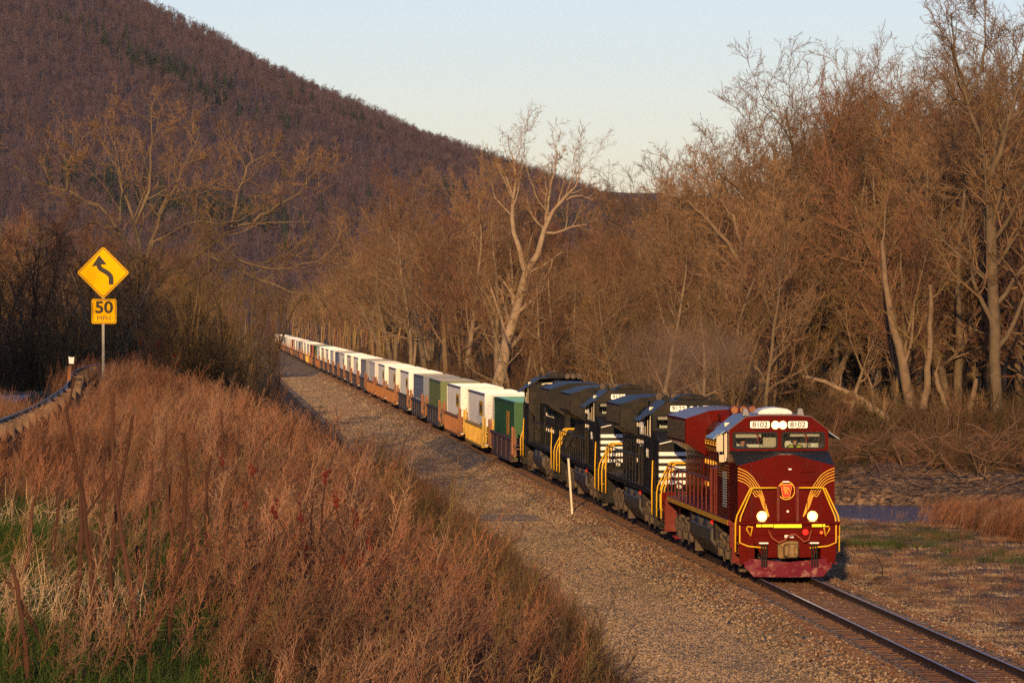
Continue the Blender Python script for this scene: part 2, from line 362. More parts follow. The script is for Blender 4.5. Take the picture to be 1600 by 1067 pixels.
# ---------------------------------------------------------------- terrain
def sstep(a, b, x):
    t = np.clip((x - a) / (b - a), 0, 1); return t * t * (3 - 2 * t)
def lump(x, y, s, seed=0):
    return (np.sin(x / s * 1.7 + seed) * np.cos(y / s * 1.3 + seed * 2) + .5 * np.sin(x / s * 3.9 + y / s * 2.7 + seed * 3) + .3 * np.cos(y / s * 6.1 - x / s * 4.3 + seed)) / 1.8
RIV = [(90, 124), (48, 165), (30, 183), (20, 192), (12, 199), (6, 202)]
def river_d(x, y):
    d = np.full(np.shape(x), 1e9)
    for (ax, ay), (bx, by) in zip(RIV[:-1], RIV[1:]):
        vx, vy = bx - ax, by - ay; t = np.clip(((x - ax) * vx + (y - ay) * vy) / (vx * vx + vy * vy), 0, 1)
        d = np.minimum(d, np.hypot(x - ax - t * vx, (y - ay - t * vy) * 1.0))
    return d
def gz(x, y):
    x = np.asarray(x, float); y = np.asarray(y, float)
    crest = 5.25 - .55 * sstep(75, 125, y) * sstep(-18.6, -16.5, x) - 2.4 * sstep(120, 220, y) - 1.2 * sstep(300, 700, y)
    t = np.interp(-x - .9 * sstep(60, 110, y) * (x < -7.4), [7.4, 10, 12, 13.3, 14.6, 15.7, 17, 19.8], [0, .13, .30, .52, .76, .93, .97, 1.03])
    left = -.75 + (crest + .75) * t + lump(x, y, 3.1) * .2 * sstep(0, .2, t) * (1 - .9 * sstep(-18.5, -20, x))
    left = left + 5 * sstep(-45, -110, x) * sstep(150, 250, y)
    right = -.75 - .12 * sstep(3, 5, x) + lump(x, y, 4.3, 2) * .10 * sstep(4, 9, x) + 1.6 * sstep(30, 90, x)
    rd = river_d(x, y)
    right = right - 1.5 * (1 - sstep(9.5, 12.6, rd)) + 1.15 * sstep(11.2, 17, rd) * sstep(201, 221, y) * sstep(3, 8, x)
    z = np.where(x < 0, left, right)
    return z * (1 - sstep(1500, 2100, y)) + 1.0 * sstep(1500, 2100, y)
def axis(parts):
    a = [];
    for lo, hi, st in parts: a += list(np.arange(lo, hi, st))
    return np.array(a + [parts[-1][1]])
def gridmesh(name, xs, ys, zf, m, smooth=True):
    X, Y = np.meshgrid(xs, ys, indexing='ij'); Z = zf(X, Y); V = np.stack([X, Y, Z], -1).reshape(-1, 3)
    nx, ny = len(xs), len(ys); i = np.arange(nx - 1)[:, None] * ny + np.arange(ny - 1)[None]
    F = np.stack([i, i + ny, i + ny + 1, i + 1], -1).reshape(-1, 4)
    me = npmesh(name, V, F, m, smooth); o = bpy.data.objects.new(name, me); COL.objects.link(o); return o
def soil_mat(name, cols, scale, bump=(6, .8, .15), stones=None):
    """patches of several soils, with optional small stones"""
    m = bpy.data.materials.new(name); m.use_nodes = True; t = m.node_tree; b = t.nodes['Principled BSDF']; b.inputs['Roughness'].default_value = .95
    b.inputs['Specular IOR Level'].default_value = .1
    tc = t.nodes.new('ShaderNodeTexCoord'); n = t.nodes.new('ShaderNodeTexNoise'); n.inputs['Scale'].default_value = scale; n.inputs['Detail'].default_value = 9; n.inputs['Roughness'].default_value = .7
    t.links.new(tc.outputs['Object'], n.inputs[0])
    cr = t.nodes.new('ShaderNodeValToRGB'); cr.color_ramp.interpolation = 'LINEAR'
    for i, c in enumerate(cols):
        p = .32 + .36 * i / max(1, len(cols) - 1)
        e = cr.color_ramp.elements[i] if i < 2 else cr.color_ramp.elements.new(p)
        e.position = p; e.color = (*c, 1)
    t.links.new(n.outputs[0], cr.inputs[0]); out = cr.outputs[0]
    nb = t.nodes.new('ShaderNodeTexNoise'); nb.inputs['Scale'].default_value = bump[0]; nb.inputs['Detail'].default_value = 8; nb.inputs['Roughness'].default_value = .75
    t.links.new(tc.outputs['Object'], nb.inputs[0]); hgt = nb.outputs[0]
    if stones:
        sc, amt, bright = stones
        v = t.nodes.new('ShaderNodeTexVoronoi'); v.inputs['Scale'].default_value = sc; v.inputs['Randomness'].default_value = 1
        t.links.new(tc.outputs['Object'], v.inputs[0])
        sep = t.nodes.new('ShaderNodeSeparateColor'); t.links.new(v.outputs['Color'], sep.inputs[0])
        mr = t.nodes.new('ShaderNodeMapRange'); mr.inputs[3].default_value = 1 - amt; mr.inputs[4].default_value = 1 + amt * bright
        pw = t.nodes.new('ShaderNodeMath'); pw.operation = 'POWER'; pw.inputs[1].default_value = 2.0
        t.links.new(sep.outputs[0], pw.inputs[0]); t.links.new(pw.outputs[0], mr.inputs[0])
        vm = t.nodes.new('ShaderNodeVectorMath'); vm.operation = 'SCALE'; t.links.new(out, vm.inputs[0]); t.links.new(mr.outputs[0], vm.inputs['Scale']); out = vm.outputs[0]
        # each stone a facet of its own
        nm = t.nodes.new('ShaderNodeVectorMath'); nm.operation = 'SUBTRACT'; nm.inputs[1].default_value = (.5, .5, .5); t.links.new(v.outputs['Color'], nm.inputs[0])
        geo = t.nodes.new('ShaderNodeNewGeometry'); ml = t.nodes.new('ShaderNodeVectorMath'); ml.operation = 'MULTIPLY_ADD'
        ml.inputs[1].default_value = (2.6, 2.6, .2); t.links.new(nm.outputs[0], ml.inputs[0]); t.links.new(geo.outputs['Normal'], ml.inputs[2])
        nz = t.nodes.new('ShaderNodeVectorMath'); nz.operation = 'NORMALIZE'; t.links.new(ml.outputs[0], nz.inputs[0]); base_n = nz.outputs[0]
    bp = t.nodes.new('ShaderNodeBump'); bp.inputs['Strength'].default_value = bump[1]; bp.inputs['Distance'].default_value = bump[2]
    t.links.new(hgt, bp.inputs['Height'])
    if stones: t.links.new(base_n, bp.inputs['Normal'])
    t.links.new(bp.outputs[0], b.inputs['Normal']); t.links.new(out, b.inputs['Base Color'])
    return m
M['soil'] = soil_mat('leaf_litter', [(.09, .055, .035), (.15, .09, .055), (.075, .06, .03), (.18, .115, .07)], .35)
M['dirt'] = soil_mat('dirt', [(.30, .18, .10), (.42, .26, .145), (.26, .155, .09), (.36, .22, .125)], .45, (5, .9, .12), (9, .4, 1.4))
M['bank_dirt'] = soil_mat('bank_dirt', [(.22, .135, .08), (.38, .235, .135), (.17, .11, .07), (.32, .195, .115)], .6, (5, .9, .2), (6, .5, 1.3))
M['gravel'] = soil_mat('gravel', [(.26, .19, .12), (.38, .28, .18), (.30, .22, .14)], .25, (12, .6, .05), (9.5, .7, 1.8))
M['gravel_fine'] = soil_mat('gravel_fine', [(.36, .26, .165), (.46, .33, .21), (.32, .23, .145)], .2, (14, .5, .04), (10, .6, 1.5))
M['crossing'] = soil_mat('crossing', [(.25, .19, .135), (.31, .24, .17)], .5, (14, .3, .02))
M['stone_rust'] = bark('rusty_stone', (.19, .095, .05), (.12, .06, .036), .4); M['stone_dark'] = bark('dark_stone', (.17, .13, .10), (.11, .085, .065), .4)
M['stone'] = bark('crushed_stone', (.35, .245, .155), (.20, .14, .092), .6)
M['asphalt'] = mat('asphalt', (.27, .25, .225), .8, noise=(1.2, (.34, .31, .28), .4, .6))
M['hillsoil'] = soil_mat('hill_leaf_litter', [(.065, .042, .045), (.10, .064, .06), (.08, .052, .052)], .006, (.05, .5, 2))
M['sleeper'] = mat('sleeper_wood', (.095, .052, .034), .85, noise=(5, (.17, .085, .045), .4, .7, (1, .3, 1)))
gr = gridmesh('ground', axis([(-7000, -400, 600), (-400, -60, 20), (-60, -28, 2), (-28, 32, .6), (32, 90, 3), (90, 400, 20), (400, 7000, 600)]),
              axis([(-1500, -100, 100), (-100, 0, 10), (0, 300, 1.2), (300, 700, 4), (700, 2200, 40), (2200, 7600, 600)]), gz, M['soil'])
tag(gr, kind='structure')
def strip(name, xs, y0, y1, st, dz, m, wob=0):
    o = gridmesh(name, np.array(xs), np.arange(y0, y1 + st, st), lambda X, Y: gz(X, Y) + dz, m)
    if wob:
        me = o.data; n = len(me.vertices); co = np.empty(n * 3, np.float32); me.vertices.foreach_get('co', co); co = co.reshape(-1, 3)
        for e, sg in ((min(xs), -1), (max(xs), 1)):
            k = np.isclose(co[:, 0], e); yy = co[k, 1]; co[k, 0] += sg * wob * (lump(yy, yy * .7, 3.3, e) + .6 * lump(yy, yy, .9, e + 1))
        co[:, 2] = gz(co[:, 0], co[:, 1]) + dz; me.vertices.foreach_set('co', co.ravel())
    return tag(o, kind='structure')
strip('gravel_road', [-8.0, -7.4, -6.7, -6.2, -5.6, -4.8, -4, -3.2, -2.6], 15, 1500, 1.5, .006, M['gravel_fine'], .35)
strip('dirt_track', [3.0, 3.8, 4.6, 5.6, 6.8, 8, 9.5, 11, 13], 40, 192, 1.5, .008, M['dirt'], .5)
road = strip('road', [-27.5, -25, -23, -21.9, -21.2], -40, 118, 2, .03, M['asphalt'])
# ballast heap under the track
bm_ = [(-3.1, -.76), (-2.9, -.68), (-1.85, -.20), (-1.2, -.19), (0, -.2), (1.2, -.19), (1.85, -.20), (2.9, -.68), (3.1, -.76)]
bx = np.array([p[0] for p in bm_]); bz = np.array([p[1] for p in bm_])
def bal(X, Y): return np.interp(X, bx, bz) + lump(X * 3, Y, .7) * .02
o = gridmesh('ballast', np.linspace(-3.1, 3.1, 26), axis([(40, 200, .5), (200, 1500, 10)]), bal, M['gravel']); tag(o, kind='structure')
cx = gridmesh('crossing_path', np.linspace(-8.2, -3.1, 14), np.linspace(181.0, 186.5, 8), lambda X, Y: gz(X, Y) + .018, M['crossing']); tag(cx, kind='structure')
# loose stones lying on the ballast and the gravel road
sv = []
for q in range(5):
    r_ = np.random.default_rng(q + 1); bm = bmesh.new(); bmesh.ops.create_icosphere(bm, subdivisions=1, radius=.5)
    for v in bm.verts: v.co *= r_.uniform(.72, 1.1)
    for v in bm.verts: v.co.z *= .7
    me = bpy.data.meshes.new('stone'); bm.to_mesh(me); bm.free(); me.materials.append(M['stone']); sv.append(me)
for q in range(3):
    me = sv[q].copy(); me.materials.clear(); me.materials.append(M['stone_rust']); sv.append(me)
for q in range(2):
    me = sv[q + 3].copy(); me.materials.clear(); me.materials.append(M['stone_dark']); sv.append(me)
r_ = np.random.default_rng(3); PX = []; PY = []
for x0, x1, n_, y0, y1 in ((-3.0, -1.45, 26000, 84, 240), (-.66, .66, 5500, 84, 130), (1.45, 3.3, 15000, 84, 150), (3.2, 5.2, 2600, 90, 150), (-8.2, -2.9, 78000, 84, 210), (-7.6, -2.9, 18000, 210, 300), (-7.4, -1.5, 26000, 290, 620)):
    PX.append(r_.uniform(x0, x1, n_)); PY.append(y0 + (y1 - y0) * r_.random(n_) ** 1.35)
PX = np.concatenate(PX); PY = np.concatenate(PY); far_ = np.abs(PX) > 2.95; PZ = np.maximum(gz(PX, PY), np.where(np.abs(PX) < 3.1, bal(PX, PY), -9)) + .01
on = ~((PY > 181) & (PY < 186.5) & (PX < -1.8)) | (r_.random(len(PX)) < .8); PX, PY, PZ = PX[on], PY[on], PZ[on]; N = len(PX)
scatter('loose_stones', sv, np.column_stack([PX, PY, PZ]), r_.uniform(0, 6.28, N), r_.uniform(.04, .095, N) * np.where((PX < -3) & (PX > -5.4), .72, 1) * (1 + 1.2 * sstep(280, 420, PY)), np.where((np.abs(PX) < 2.5) & (r_.random(N) < np.where(np.abs(PX) < 1.9, .75, .4)), r_.integers(5, 8, N), np.where(lump(PX, PY * .35, 2.1, 4) + r_.normal(0, .45, N) > .55, r_.integers(8, 10, N), r_.integers(0, 5, N))), 'grey and tan crushed stones along the track', tilt=r_.uniform(-.5, .5, (N, 2)))
# rails and sleepers
tr = empty('railway_track'); tag(tr, kind='structure')
for sx in (-.7525, .7525):
    prof = [(-.07, -.178), (.07, -.178), (.07, -.165), (.012, -.14), (.012, -.045), (.036, -.035), (.036, -.004), (.030, 0), (-.030, 0), (-.036, -.004), (-.036, -.035), (-.012, -.045), (-.012, -.14), (-.07, -.165)]
    MB().prism([(sx + a, b) for a, b in prof], 'y', 40, 1500).build('rail', M['rail_side'], tr)
    o = MB().add([(sx - .030, 40, .001), (sx + .030, 40, .001), (sx + .030, 1500, .001), (sx - .030, 1500, .001)], [(0, 1, 2, 3)]).build('running_surface', M['rail_top'], tr.children[-1])
rs = random.Random(5)
slm = MB().box(-1.3, 1.3, -.115, .115, -.34, -.172)
for sx in (-.7525, .7525): slm.box(sx - .18, sx + .18, -.09, .09, -.172, -.166); slm.box(sx - .1, sx - .075, -.02, .02, -.166, -.14); slm.box(sx + .075, sx + .1, -.02, .02, -.166, -.14)
sme = slm.mesh('sleeper', M['sleeper'])
for i in range(100):
    o = bpy.data.objects.new('sleeper', sme); COL.objects.link(o); o.parent = tr
    o.location = (rs.uniform(-.05, .05), 86 + i * .52, rs.uniform(-.012, .012)); o.rotation_euler.z = rs.uniform(-.02, .02)
far = MB()
for i in range(900):
    y = 86 + (100 + i) * .52; dx = rs.uniform(-.05, .05); far.box(-1.3 + dx, 1.3 + dx, y - .115, y + .115, -.3, -.172 + rs.uniform(-.01, .01))
o = far.build('sleepers', M['sleeper'], tr); o['kind'] = 'stuff'
# river
M['water'] = mat('river_water', (.03, .05, .09), .2, bump=(1.1, 1.0, .25)); M['water'].node_tree.nodes['Principled BSDF'].inputs['IOR'].default_value = 1.33
ws = []
Rv = [Vector((a, b)) for a, b in RIV]
for i, p in enumerate(Rv):
    d = (Rv[min(i + 1, len(Rv) - 1)] - Rv[max(i - 1, 0)]).normalized(); nn = Vector((-d.y, d.x)); ws += [p - nn * 11.8, p + nn * 11.8]
o = MB().add([(a.x, a.y, -1.36) for a in ws], [(2 * i, 2 * i + 1, 2 * i + 3, 2 * i + 2) for i in range(len(Rv) - 1)]).build('river', M['water']); tag(o, kind='structure')

bk = gridmesh('river_bank', np.linspace(7, 46, 50), np.linspace(205, 262, 70), lambda X, Y: gz(X, Y) + .012 + .16 * np.abs(lump(X, Y, 1.3, 2)) + .10 * np.abs(lump(X, Y, .5, 4)), M['bank_dirt']); tag(bk, kind='structure')
# ---------------------------------------------------------------- the wooded ridge
CR = [(-900, -420), (-500, -250), (-200, -150), (0, -95), (120, -55), (250, 6), (330, 42), (400, 84), (480, 121), (560, 155), (640, 193), (700, 216), (770, 241), (850, 273), (920, 298), (990, 316), (1060, 324), (1150, 345), (1300, 380), (1600, 430)]
def w_of(px, Y): return -16.41 + (px - 335) / 7000 * Y        # bearing of a feature of the skyline at distance Y
HY = 4200.
hx = np.array([w_of(p, HY) for p, _ in CR]); hz = np.array([7.5 + (496 - q) / 7000 * HY - 13 for _, q in CR])
def hill_z(x, y):
    c = np.interp(x, hx, hz)
    t = np.clip((y - 2200) / (HY - 2200), 0, 1); b = np.clip((y - HY) / 1800, 0, 1)
    g = lump(x, y, 160, 1) * 14 * np.sin(np.pi * t) + lump(x, y, 45, 3) * 4
    return (c * (.55 * t + .45 * sstep(0, 1, t)) * (1 - sstep(0, 1, b)) + g * t - 3 + 3.5 * t)
o = gridmesh('hill', np.linspace(hx[0] - 500, hx[-1], 90), np.linspace(2100, 6200, 90), hill_z, M['hillsoil']); tag(o, kind='structure')
CR2 = [(600, 300), (900, 300), (960, 303), (1010, 301), (1060, 309), (1120, 306), (1200, 315), (1300, 312), (1700, 320), (2400, 300)]
H2 = 6600.
h2x = np.array([w_of(p, H2) for p, _ in CR2]); h2z = np.array([7.5 + (500 - q) / 7000 * H2 for _, q in CR2])
o = gridmesh('distant_ridge', np.linspace(h2x[0], h2x[-1], 60), np.linspace(5500, 7600, 30), lambda X, Y: np.interp(X, h2x, h2z) * np.sin(np.clip((Y - 5500) / 2200, 0, 1) * np.pi) ** .8 + lump(X, Y, 110) * 5 - 4, M['hillsoil']); tag(o, kind='structure')
# ---------------------------------------------------------------- locomotives (local: nose towards -y, rail top z = 0)
def wheelset_truck(root, y0, m1, m2):
    tk = MB()
    for s in (-1, 1):
        tk.prism([(y0 - .9, .75), (y0 - .9, .35), (y0 - .45, .30), (y0 + .2, .62), (y0 + .7, .30), (y0 + 1.15, .30), (y0 + 1.6, .62), (y0 + 2.1, .30), (y0 + 2.55, .30), (y0 + 3.3, .62), (y0 + 3.8, .3), (y0 + 4.3, .35), (y0 + 4.4, .8), (y0 + 3.6, 1.02), (y0 + .2, 1.02)], 'x', s * 1.02, s * 1.2)
        for k in range(3):
            yy = y0 + .05 + k * 1.85
            tk.cyl((s * 1.26, yy, .53), 'x', .2, .14, 14); tk.box(s * 1.2, s * 1.3, yy - .24, yy + .24, .36, .74)
            tk.cyl((s * 1.24, yy + .55, .78), 'z', .1, .3, 8); tk.cyl((s * 1.24, yy - .5, .78), 'z', .1, .3, 8)
        for k in range(2):
            yy = y0 + 1 + k * 1.85; tk.cyl((s * 1.27, yy, 1.0), 'y', .12, .42, 12); tk.tube([(s * 1.3, yy - .2, .9), (s * 1.33, yy - .5, .5), (s * 1.3, yy - .75, .28)], .03)
        tk.tube([(s * 1.3, y0 - .6, 1.12), (s * 1.3, y0 + 1.5, .95), (s * 1.3, y0 + 4.2, 1.1)], .03)
        tk.box(s * .95, s * 1.22, y0 - .85, y0 - .55, .12, .5)
    t = tk.build('truck', m1, root, bevel=.012)
    for k in range(3):
        w = MB(); yy = y0 + .05 + k * 1.85
        for s in (-1, 1): w.cyl((s * .76, yy, .53), 'x', .53, .13, 32); w.cyl((s * .68, yy, .53), 'x', .56, .03, 32)
        w.cyl((0, yy, .53), 'x', .09, 1.7, 10); w.build('wheelset', m2, t)
def rrect(cx, cz, w, h, r, n=5):
    p = []
    for (sx, sz, a0) in ((1, 1, 0), (-1, 1, 90), (-1, -1, 180), (1, -1, 270)):
        for k in range(n + 1):
            a = R(a0 + 90 * k / n); p.append((cx + sx * (w / 2 - r) + r * math.cos(a), cz + sz * (h / 2 - r) + r * math.sin(a)))
    return p
def ring(outer, inner, y0, y1):
    """frame between two equal-length outlines in the xz plane, y0 front, y1 back"""
    n = len(outer); m = MB()
    vs = [(p[0], y0, p[1]) for p in outer] + [(p[0], y0, p[1]) for p in inner] + [(p[0], y1, p[1]) for p in outer] + [(p[0], y1, p[1]) for p in inner]
    fs = []
    for i in range(n):
        j = (i + 1) % n
        fs += [(i, j, n + j, n + i), (i, 2 * n + i, 2 * n + j, j), (n + i, n + j, 3 * n + j, 3 * n + i), (2 * n + i, 3 * n + i, 3 * n + j, 2 * n + j)]
    return m.add(vs, fs)
def person(root_loc, shirt, face=0, vest=None, lean=0, hair=True):
    """a seated crew member seen through the windscreen: one continuous skinned body"""
    x, y, z = root_loc
    J = {'pel': (0, 0, 0), 'chest': (0, -.03, .34), 'neck': (0, -.05, .56), 'head': (0, -.08, .66), 'crown': (0, -.08, .80),
         'sl': (-.17, -.03, .50), 'el': (-.26, -.12, .24), 'wl': (-.18, -.38, .26), 'hl': (-.15, -.47, .27), 'sr': (.17, -.03, .50), 'er': (.26, -.12, .24), 'wr': (.18, -.38, .24), 'hr': (.15, -.47, .25),
         'kl': (-.12, -.42, 0), 'fl': (-.12, -.45, -.42), 'tl': (-.12, -.62, -.45), 'kr': (.12, -.42, 0), 'fr': (.12, -.45, -.42), 'tr': (.12, -.62, -.45)}
    Rr = {'pel': .15, 'chest': .16, 'neck': .055, 'head': .085, 'crown': .075, 'sl': .07, 'el': .048, 'wl': .032, 'hl': .04, 'sr': .07, 'er': .048, 'wr': .032, 'hr': .04, 'kl': .07, 'fl': .045, 'tl': .04, 'kr': .07, 'fr': .045, 'tr': .04}
    E = [('pel', 'chest'), ('chest', 'neck'), ('neck', 'head'), ('head', 'crown'), ('chest', 'sl'), ('sl', 'el'), ('el', 'wl'), ('wl', 'hl'), ('chest', 'sr'), ('sr', 'er'), ('er', 'wr'), ('wr', 'hr'), ('pel', 'kl'), ('kl', 'fl'), ('fl', 'tl'), ('pel', 'kr'), ('kr', 'fr'), ('fr', 'tr')]
    ks = list(J); vs = [list(J[k]) for k in ks]; es = [(ks.index(a), ks.index(b)) for a, b in E]
    for side, sg in (('hl', -1), ('hr', 1)):               # fingers and thumb, curled
        b = J[side]; bi = ks.index(side)
        for q in range(5):
            a1 = (b[0] + (q - 1.5) * .02, b[1] - .05, b[2] - .01) if q < 4 else (b[0] - sg * .04, b[1] - .01, b[2])
            a2 = (a1[0], a1[1] - (.035 + .008 * (q in (1, 2))), a1[2] - .03) if q < 4 else (b[0] - sg * .055, b[1] - .04, b[2] - .01)
            vs += [list(a1), list(a2)]; n = len(vs); es += [(bi, n - 2), (n - 2, n - 1)]
    me = bpy.data.meshes.new('person'); me.from_pydata(vs, es, [])
    o = bpy.data.objects.new('person', me); COL.objects.link(o)
    sk = o.modifiers.new('skin', 'SKIN'); sb = o.modifiers.new('sub', 'SUBSURF'); sb.levels = sb.render_levels = 1
    for i, v in enumerate(me.skin_vertices[0].data):
        r = Rr[ks[i]] if i < len(ks) else .009
        v.radius = (r, r); v.use_root = (i == 0)
    dg = bpy.context.evaluated_depsgraph_get(); dg.update()
    m2 = bpy.data.meshes.new_from_object(o.evaluated_get(dg)); bpy.data.objects.remove(o)
    m2.materials.clear(); m2.materials.append(M['skin']); m2.materials.append(shirt); m2.materials.append(M['ink'])
    for p in m2.polygons:
        c = p.center; p.use_smooth = True
        if c.z < .53 and c.y > -.36 and not c.z < .02: p.material_index = 1
        if c.z <= .02: p.material_index = 2
    o = bpy.data.objects.new('person', m2); COL.objects.link(o); o.location = (x, y, z); o.rotation_euler = (lean, 0, face)
    h = MB()
    for s in (-1, 1): h.box(s * .033 - .012, s * .033 + .012, -.172, -.160, .715, .727)
    h.box(-.028, .028, -.168, -.158, .652, .660); h.build('face_features', M['ink'], o)
    h = MB(); h.prism([(-.012, .70), (.012, .70), (.018, .675), (-.018, .675)], 'y', -.185, -.15)
    for s in (-1, 1): h.box(s * .082, s * .096, -.10, -.06, .68, .73)
    h.build('nose_and_ears', M['skin'], o)
    if hair:
        g = MB(); n = 12
        for k in range(5):
            ph0 = R(5 + k * 17); r0 = .101 * math.cos(ph0); z0 = .745 + .085 * math.sin(ph0)
            ph1 = R(5 + (k + 1) * 17); r1 = .101 * math.cos(ph1); z1 = .745 + .085 * math.sin(ph1)
            g.add([(r * math.cos(6.283 * a / n), -.075 + r * 1.1 * math.sin(6.283 * a / n), zz) for r, zz in ((r0, z0), (r1, z1)) for a in range(n)],
                  [(a, (a + 1) % n, n + (a + 1) % n, n + a) for a in range(n)])
        g.build('hair', M['hair'], o, smooth=True)
    if vest:
        v = ring([(-.185, .5), (.185, .5), (.18, .05), (-.18, .05)], [(-.05, .5), (.05, .5), (.02, .06), (-.02, .06)], -.21, -.19); v.build('vest', vest, o)
    return o
FACE_Y = .70
def nose_top(x): return 3.56 - max(0, abs(x) - .18) * (3.56 - 3.24) / 1.22
def build_loco(y0, liv, num, label, rev=False):
    root = empty('locomotive', (0, y0, 0), 0)
    tag(root, label, 'locomotive', 'locomotives at the head of the train')
    lead = liv == 'maroon'
    body = M['maroon'] if lead else M['black']; dull = M['maroon_dull'] if lead else M['black']
    hand = M['maroon_dull'] if lead else M['black']; un = M['under']; ud = M['under_dark']
    L = 22.3
    # frame and walkway
    f = MB(); f.box(-1.5, 1.5, 2.3, L - 2.3, 1.44, 1.62); f.box(-1.02, 1.02, .5, 2.3, 1.30, 1.62); f.box(-1.02, 1.02, L - 2.3, L - .5, 1.30, 1.62)
    f.box(-.6, .6, 1.5, L - 1.5, .95, 1.44); f.box(-1.45, 1.45, 2.3, 2.42, .8, 1.44); f.build('frame', dull, root, bevel=.01)
    sl = MB()
    for s in (-1, 1): sl.box(s * 1.5, s * 1.506, 2.35, L - 2.35, 1.46, 1.60)
    sl.build('sill_stripe', M['gold'] if lead else M['black'], root)
    for end in (0, 1):
        def Y(v): return v if not end else L - v
        p = MB(); p.box(-1.48, 1.48, Y(.30), Y(.42), 1.25, 1.66); p.prism([(-1.05, 1.25), (1.05, 1.25), (.75, .62), (-.75, .62)], 'y', Y(.32), Y(.44))
        p.box(-1.48, 1.48, Y(.06), Y(.32), 1.58, 1.66); p.box(-1.3, -.95, Y(.36), Y(.44), .6, 1.25); p.box(.95, 1.3, Y(.36), Y(.44), .6, 1.25)
        p.prism([(-1.48, 1.6), (-1.3, 1.6), (-1.12, .45), (-1.36, .45)], 'y', Y(.34), Y(.5)); p.prism([(1.48, 1.6), (1.3, 1.6), (1.12, .45), (1.36, .45)], 'y', Y(.34), Y(.5))
        p.build('pilot', body if lead else dull, root, bevel=.01)
        # snow plow: two blades meeting at the centre line
        q = MB()
        for s in (-1, 1):
            pts = [(0, -.12, .08), (s * 1.0, .18, .08), (s * 1.26, .26, .36), (s * 1.26, .42, .62), (s * .72, .28, .56), (0, .10, .50)]
            q.add([(a, Y(b), c) for a, b, c in pts] + [(a, Y(b + .05), c) for a, b, c in pts],
                  [tuple(range(6)), tuple(range(11, 5, -1))] + [(i, i + 6, (i + 1) % 6 + 6, (i + 1) % 6) for i in range(6)])
        q.build('snow_plow', M['plow'] if lead else M['under'], root)
        c = MB(); c.box(-.14, .14, Y(-.18), Y(.5), .74, .96); c.prism(rrect(.02, .85, .42, .40, .1, 3), 'y', Y(-.34), Y(-.12)); c.box(-.20, -.06, Y(-.44), Y(-.3), .70, 1.0); c.box(.1, .2, Y(-.40), Y(-.3), .74, .96)
        c.prism(rrect(0, .85, .62, .52, .08, 3), 'y', Y(.22), Y(.34)); c.build('coupler', M['under'] if not lead else mat_coupler, root, bevel=.02)
        for s in (-1, 1):
            hs = MB()
            for k in range(3): hs.tube([(s * .72 + k * .07 - .07, Y(.1), 1.05), (s * .72 + k * .07 - .07, Y(-.03), .85), (s * (.72 + .01 * k) + k * .07 - .07, Y(0), .38)], .022, 6)
            hs.build('air_hoses', M['rubber'], root)
            MB().box(s * .60, s * .86, Y(.02), Y(.3), 1.03, 1.07).build('hose_bracket', M['white'] if lead else un, root)
        if lead or end == 0 or True:
            g = MB(); g.tube([(-.60, Y(.02), 1.42), (-.5, Y(-.02), 1.2), (-.3, Y(-.04), 1.06), (-.12, Y(-.04), 1.14), (0, Y(-.04), 1.28), (.15, Y(-.04), 1.31), (.3, Y(-.04), 1.2), (.42, Y(-.04), 1.08), (.56, Y(-.02), 1.14), (.64, Y(.02), 1.42)], .028, 7)
            g.build('jumper_cable', M['hose'], root, True)
        # corner steps with yellow grab rails
        for s in (-1, 1):
            st = MB()
            for k in range(4): st.box(s * 1.02, s * 1.46, Y(.52), Y(.85 + .12 * k), .42 + .30 * k, .46 + .30 * k)
            st.box(s * 1.0, s * 1.04, Y(.5), Y(2.3), .40, 1.44); st.box(s * 1.08, s * 1.48, Y(1.5), Y(1.54), .4, 1.44)
            st.build('corner_steps', dull, root)
            MB().box(s * 1.12, s * 1.42, Y(.50), Y(.512), .99, 1.06).build('step_edge', M['white'], root)
            h = MB()
            h.tube([(s * .30, Y(.34), 2.62), (s * .98, Y(.34), 2.62), (s * 1.08, Y(.34), 2.60), (s * 1.46, Y(.40), 1.82), (s * 1.50, Y(.42), 1.6), (s * 1.50, Y(.44), .78)], .024, 7)
            h.tube([(s * 1.02, Y(.36), 2.60), (s * 1.36, Y(.30), 1.80), (s * 1.39, Y(.30), 1.6), (s * 1.39, Y(.30), 1.05), (s * 1.15, Y(.28), .95), (s * .62, Y(.22), .90)], .022, 7)
            if not lead:
                h.tube([(s * 1.47, Y(2.1), 2.62), (s * 1.5, Y(2.1), 1.7), (s * 1.5, Y(2.1), .8)], .024, 7)
            h.build('grab_rail', M['yellow'], root, True)
            lp = MB(); lp.tube([(s * 1.02, Y(.27), 1.50), (s * 1.17, Y(.25), 1.52), (s * 1.20, Y(.25), 1.44), (s * 1.08, Y(.27), 1.24), (s * 1.03, Y(.27), 1.50)], .02, 6); lp.build('cut_lever_guard', M['yellow'], root)
            pst = MB(); pst.box(s * .24, s * .32, Y(.30), Y(.36), 1.62, 2.66); pst.build('rail_post', dull, root)
    if lead:
        for a, b in ((-.94, -.80), (-.78, -.46), (-.44, .36), (.66, .96), (.98, 1.04)):
            MB().box(a, b, .045, .058, 1.585, 1.585 - .075 * (1 if a != -.44 else 1.3)).build('reflective_strip', M['reflect_yel'], root)
        MB().cyl((.50, .27, 1.35), 'y', .085, .06, 20).build('marker_lamp', M['red'], root)
        MB().cyl((.96, .28, 1.34), 'y', .05, .05, 16).build('glad_hand_cap', M['orange_lens'], root)
        MB().box(-.10, .16, .27, .298, 1.19, 1.27).build('notice_plate', M['white'], root)
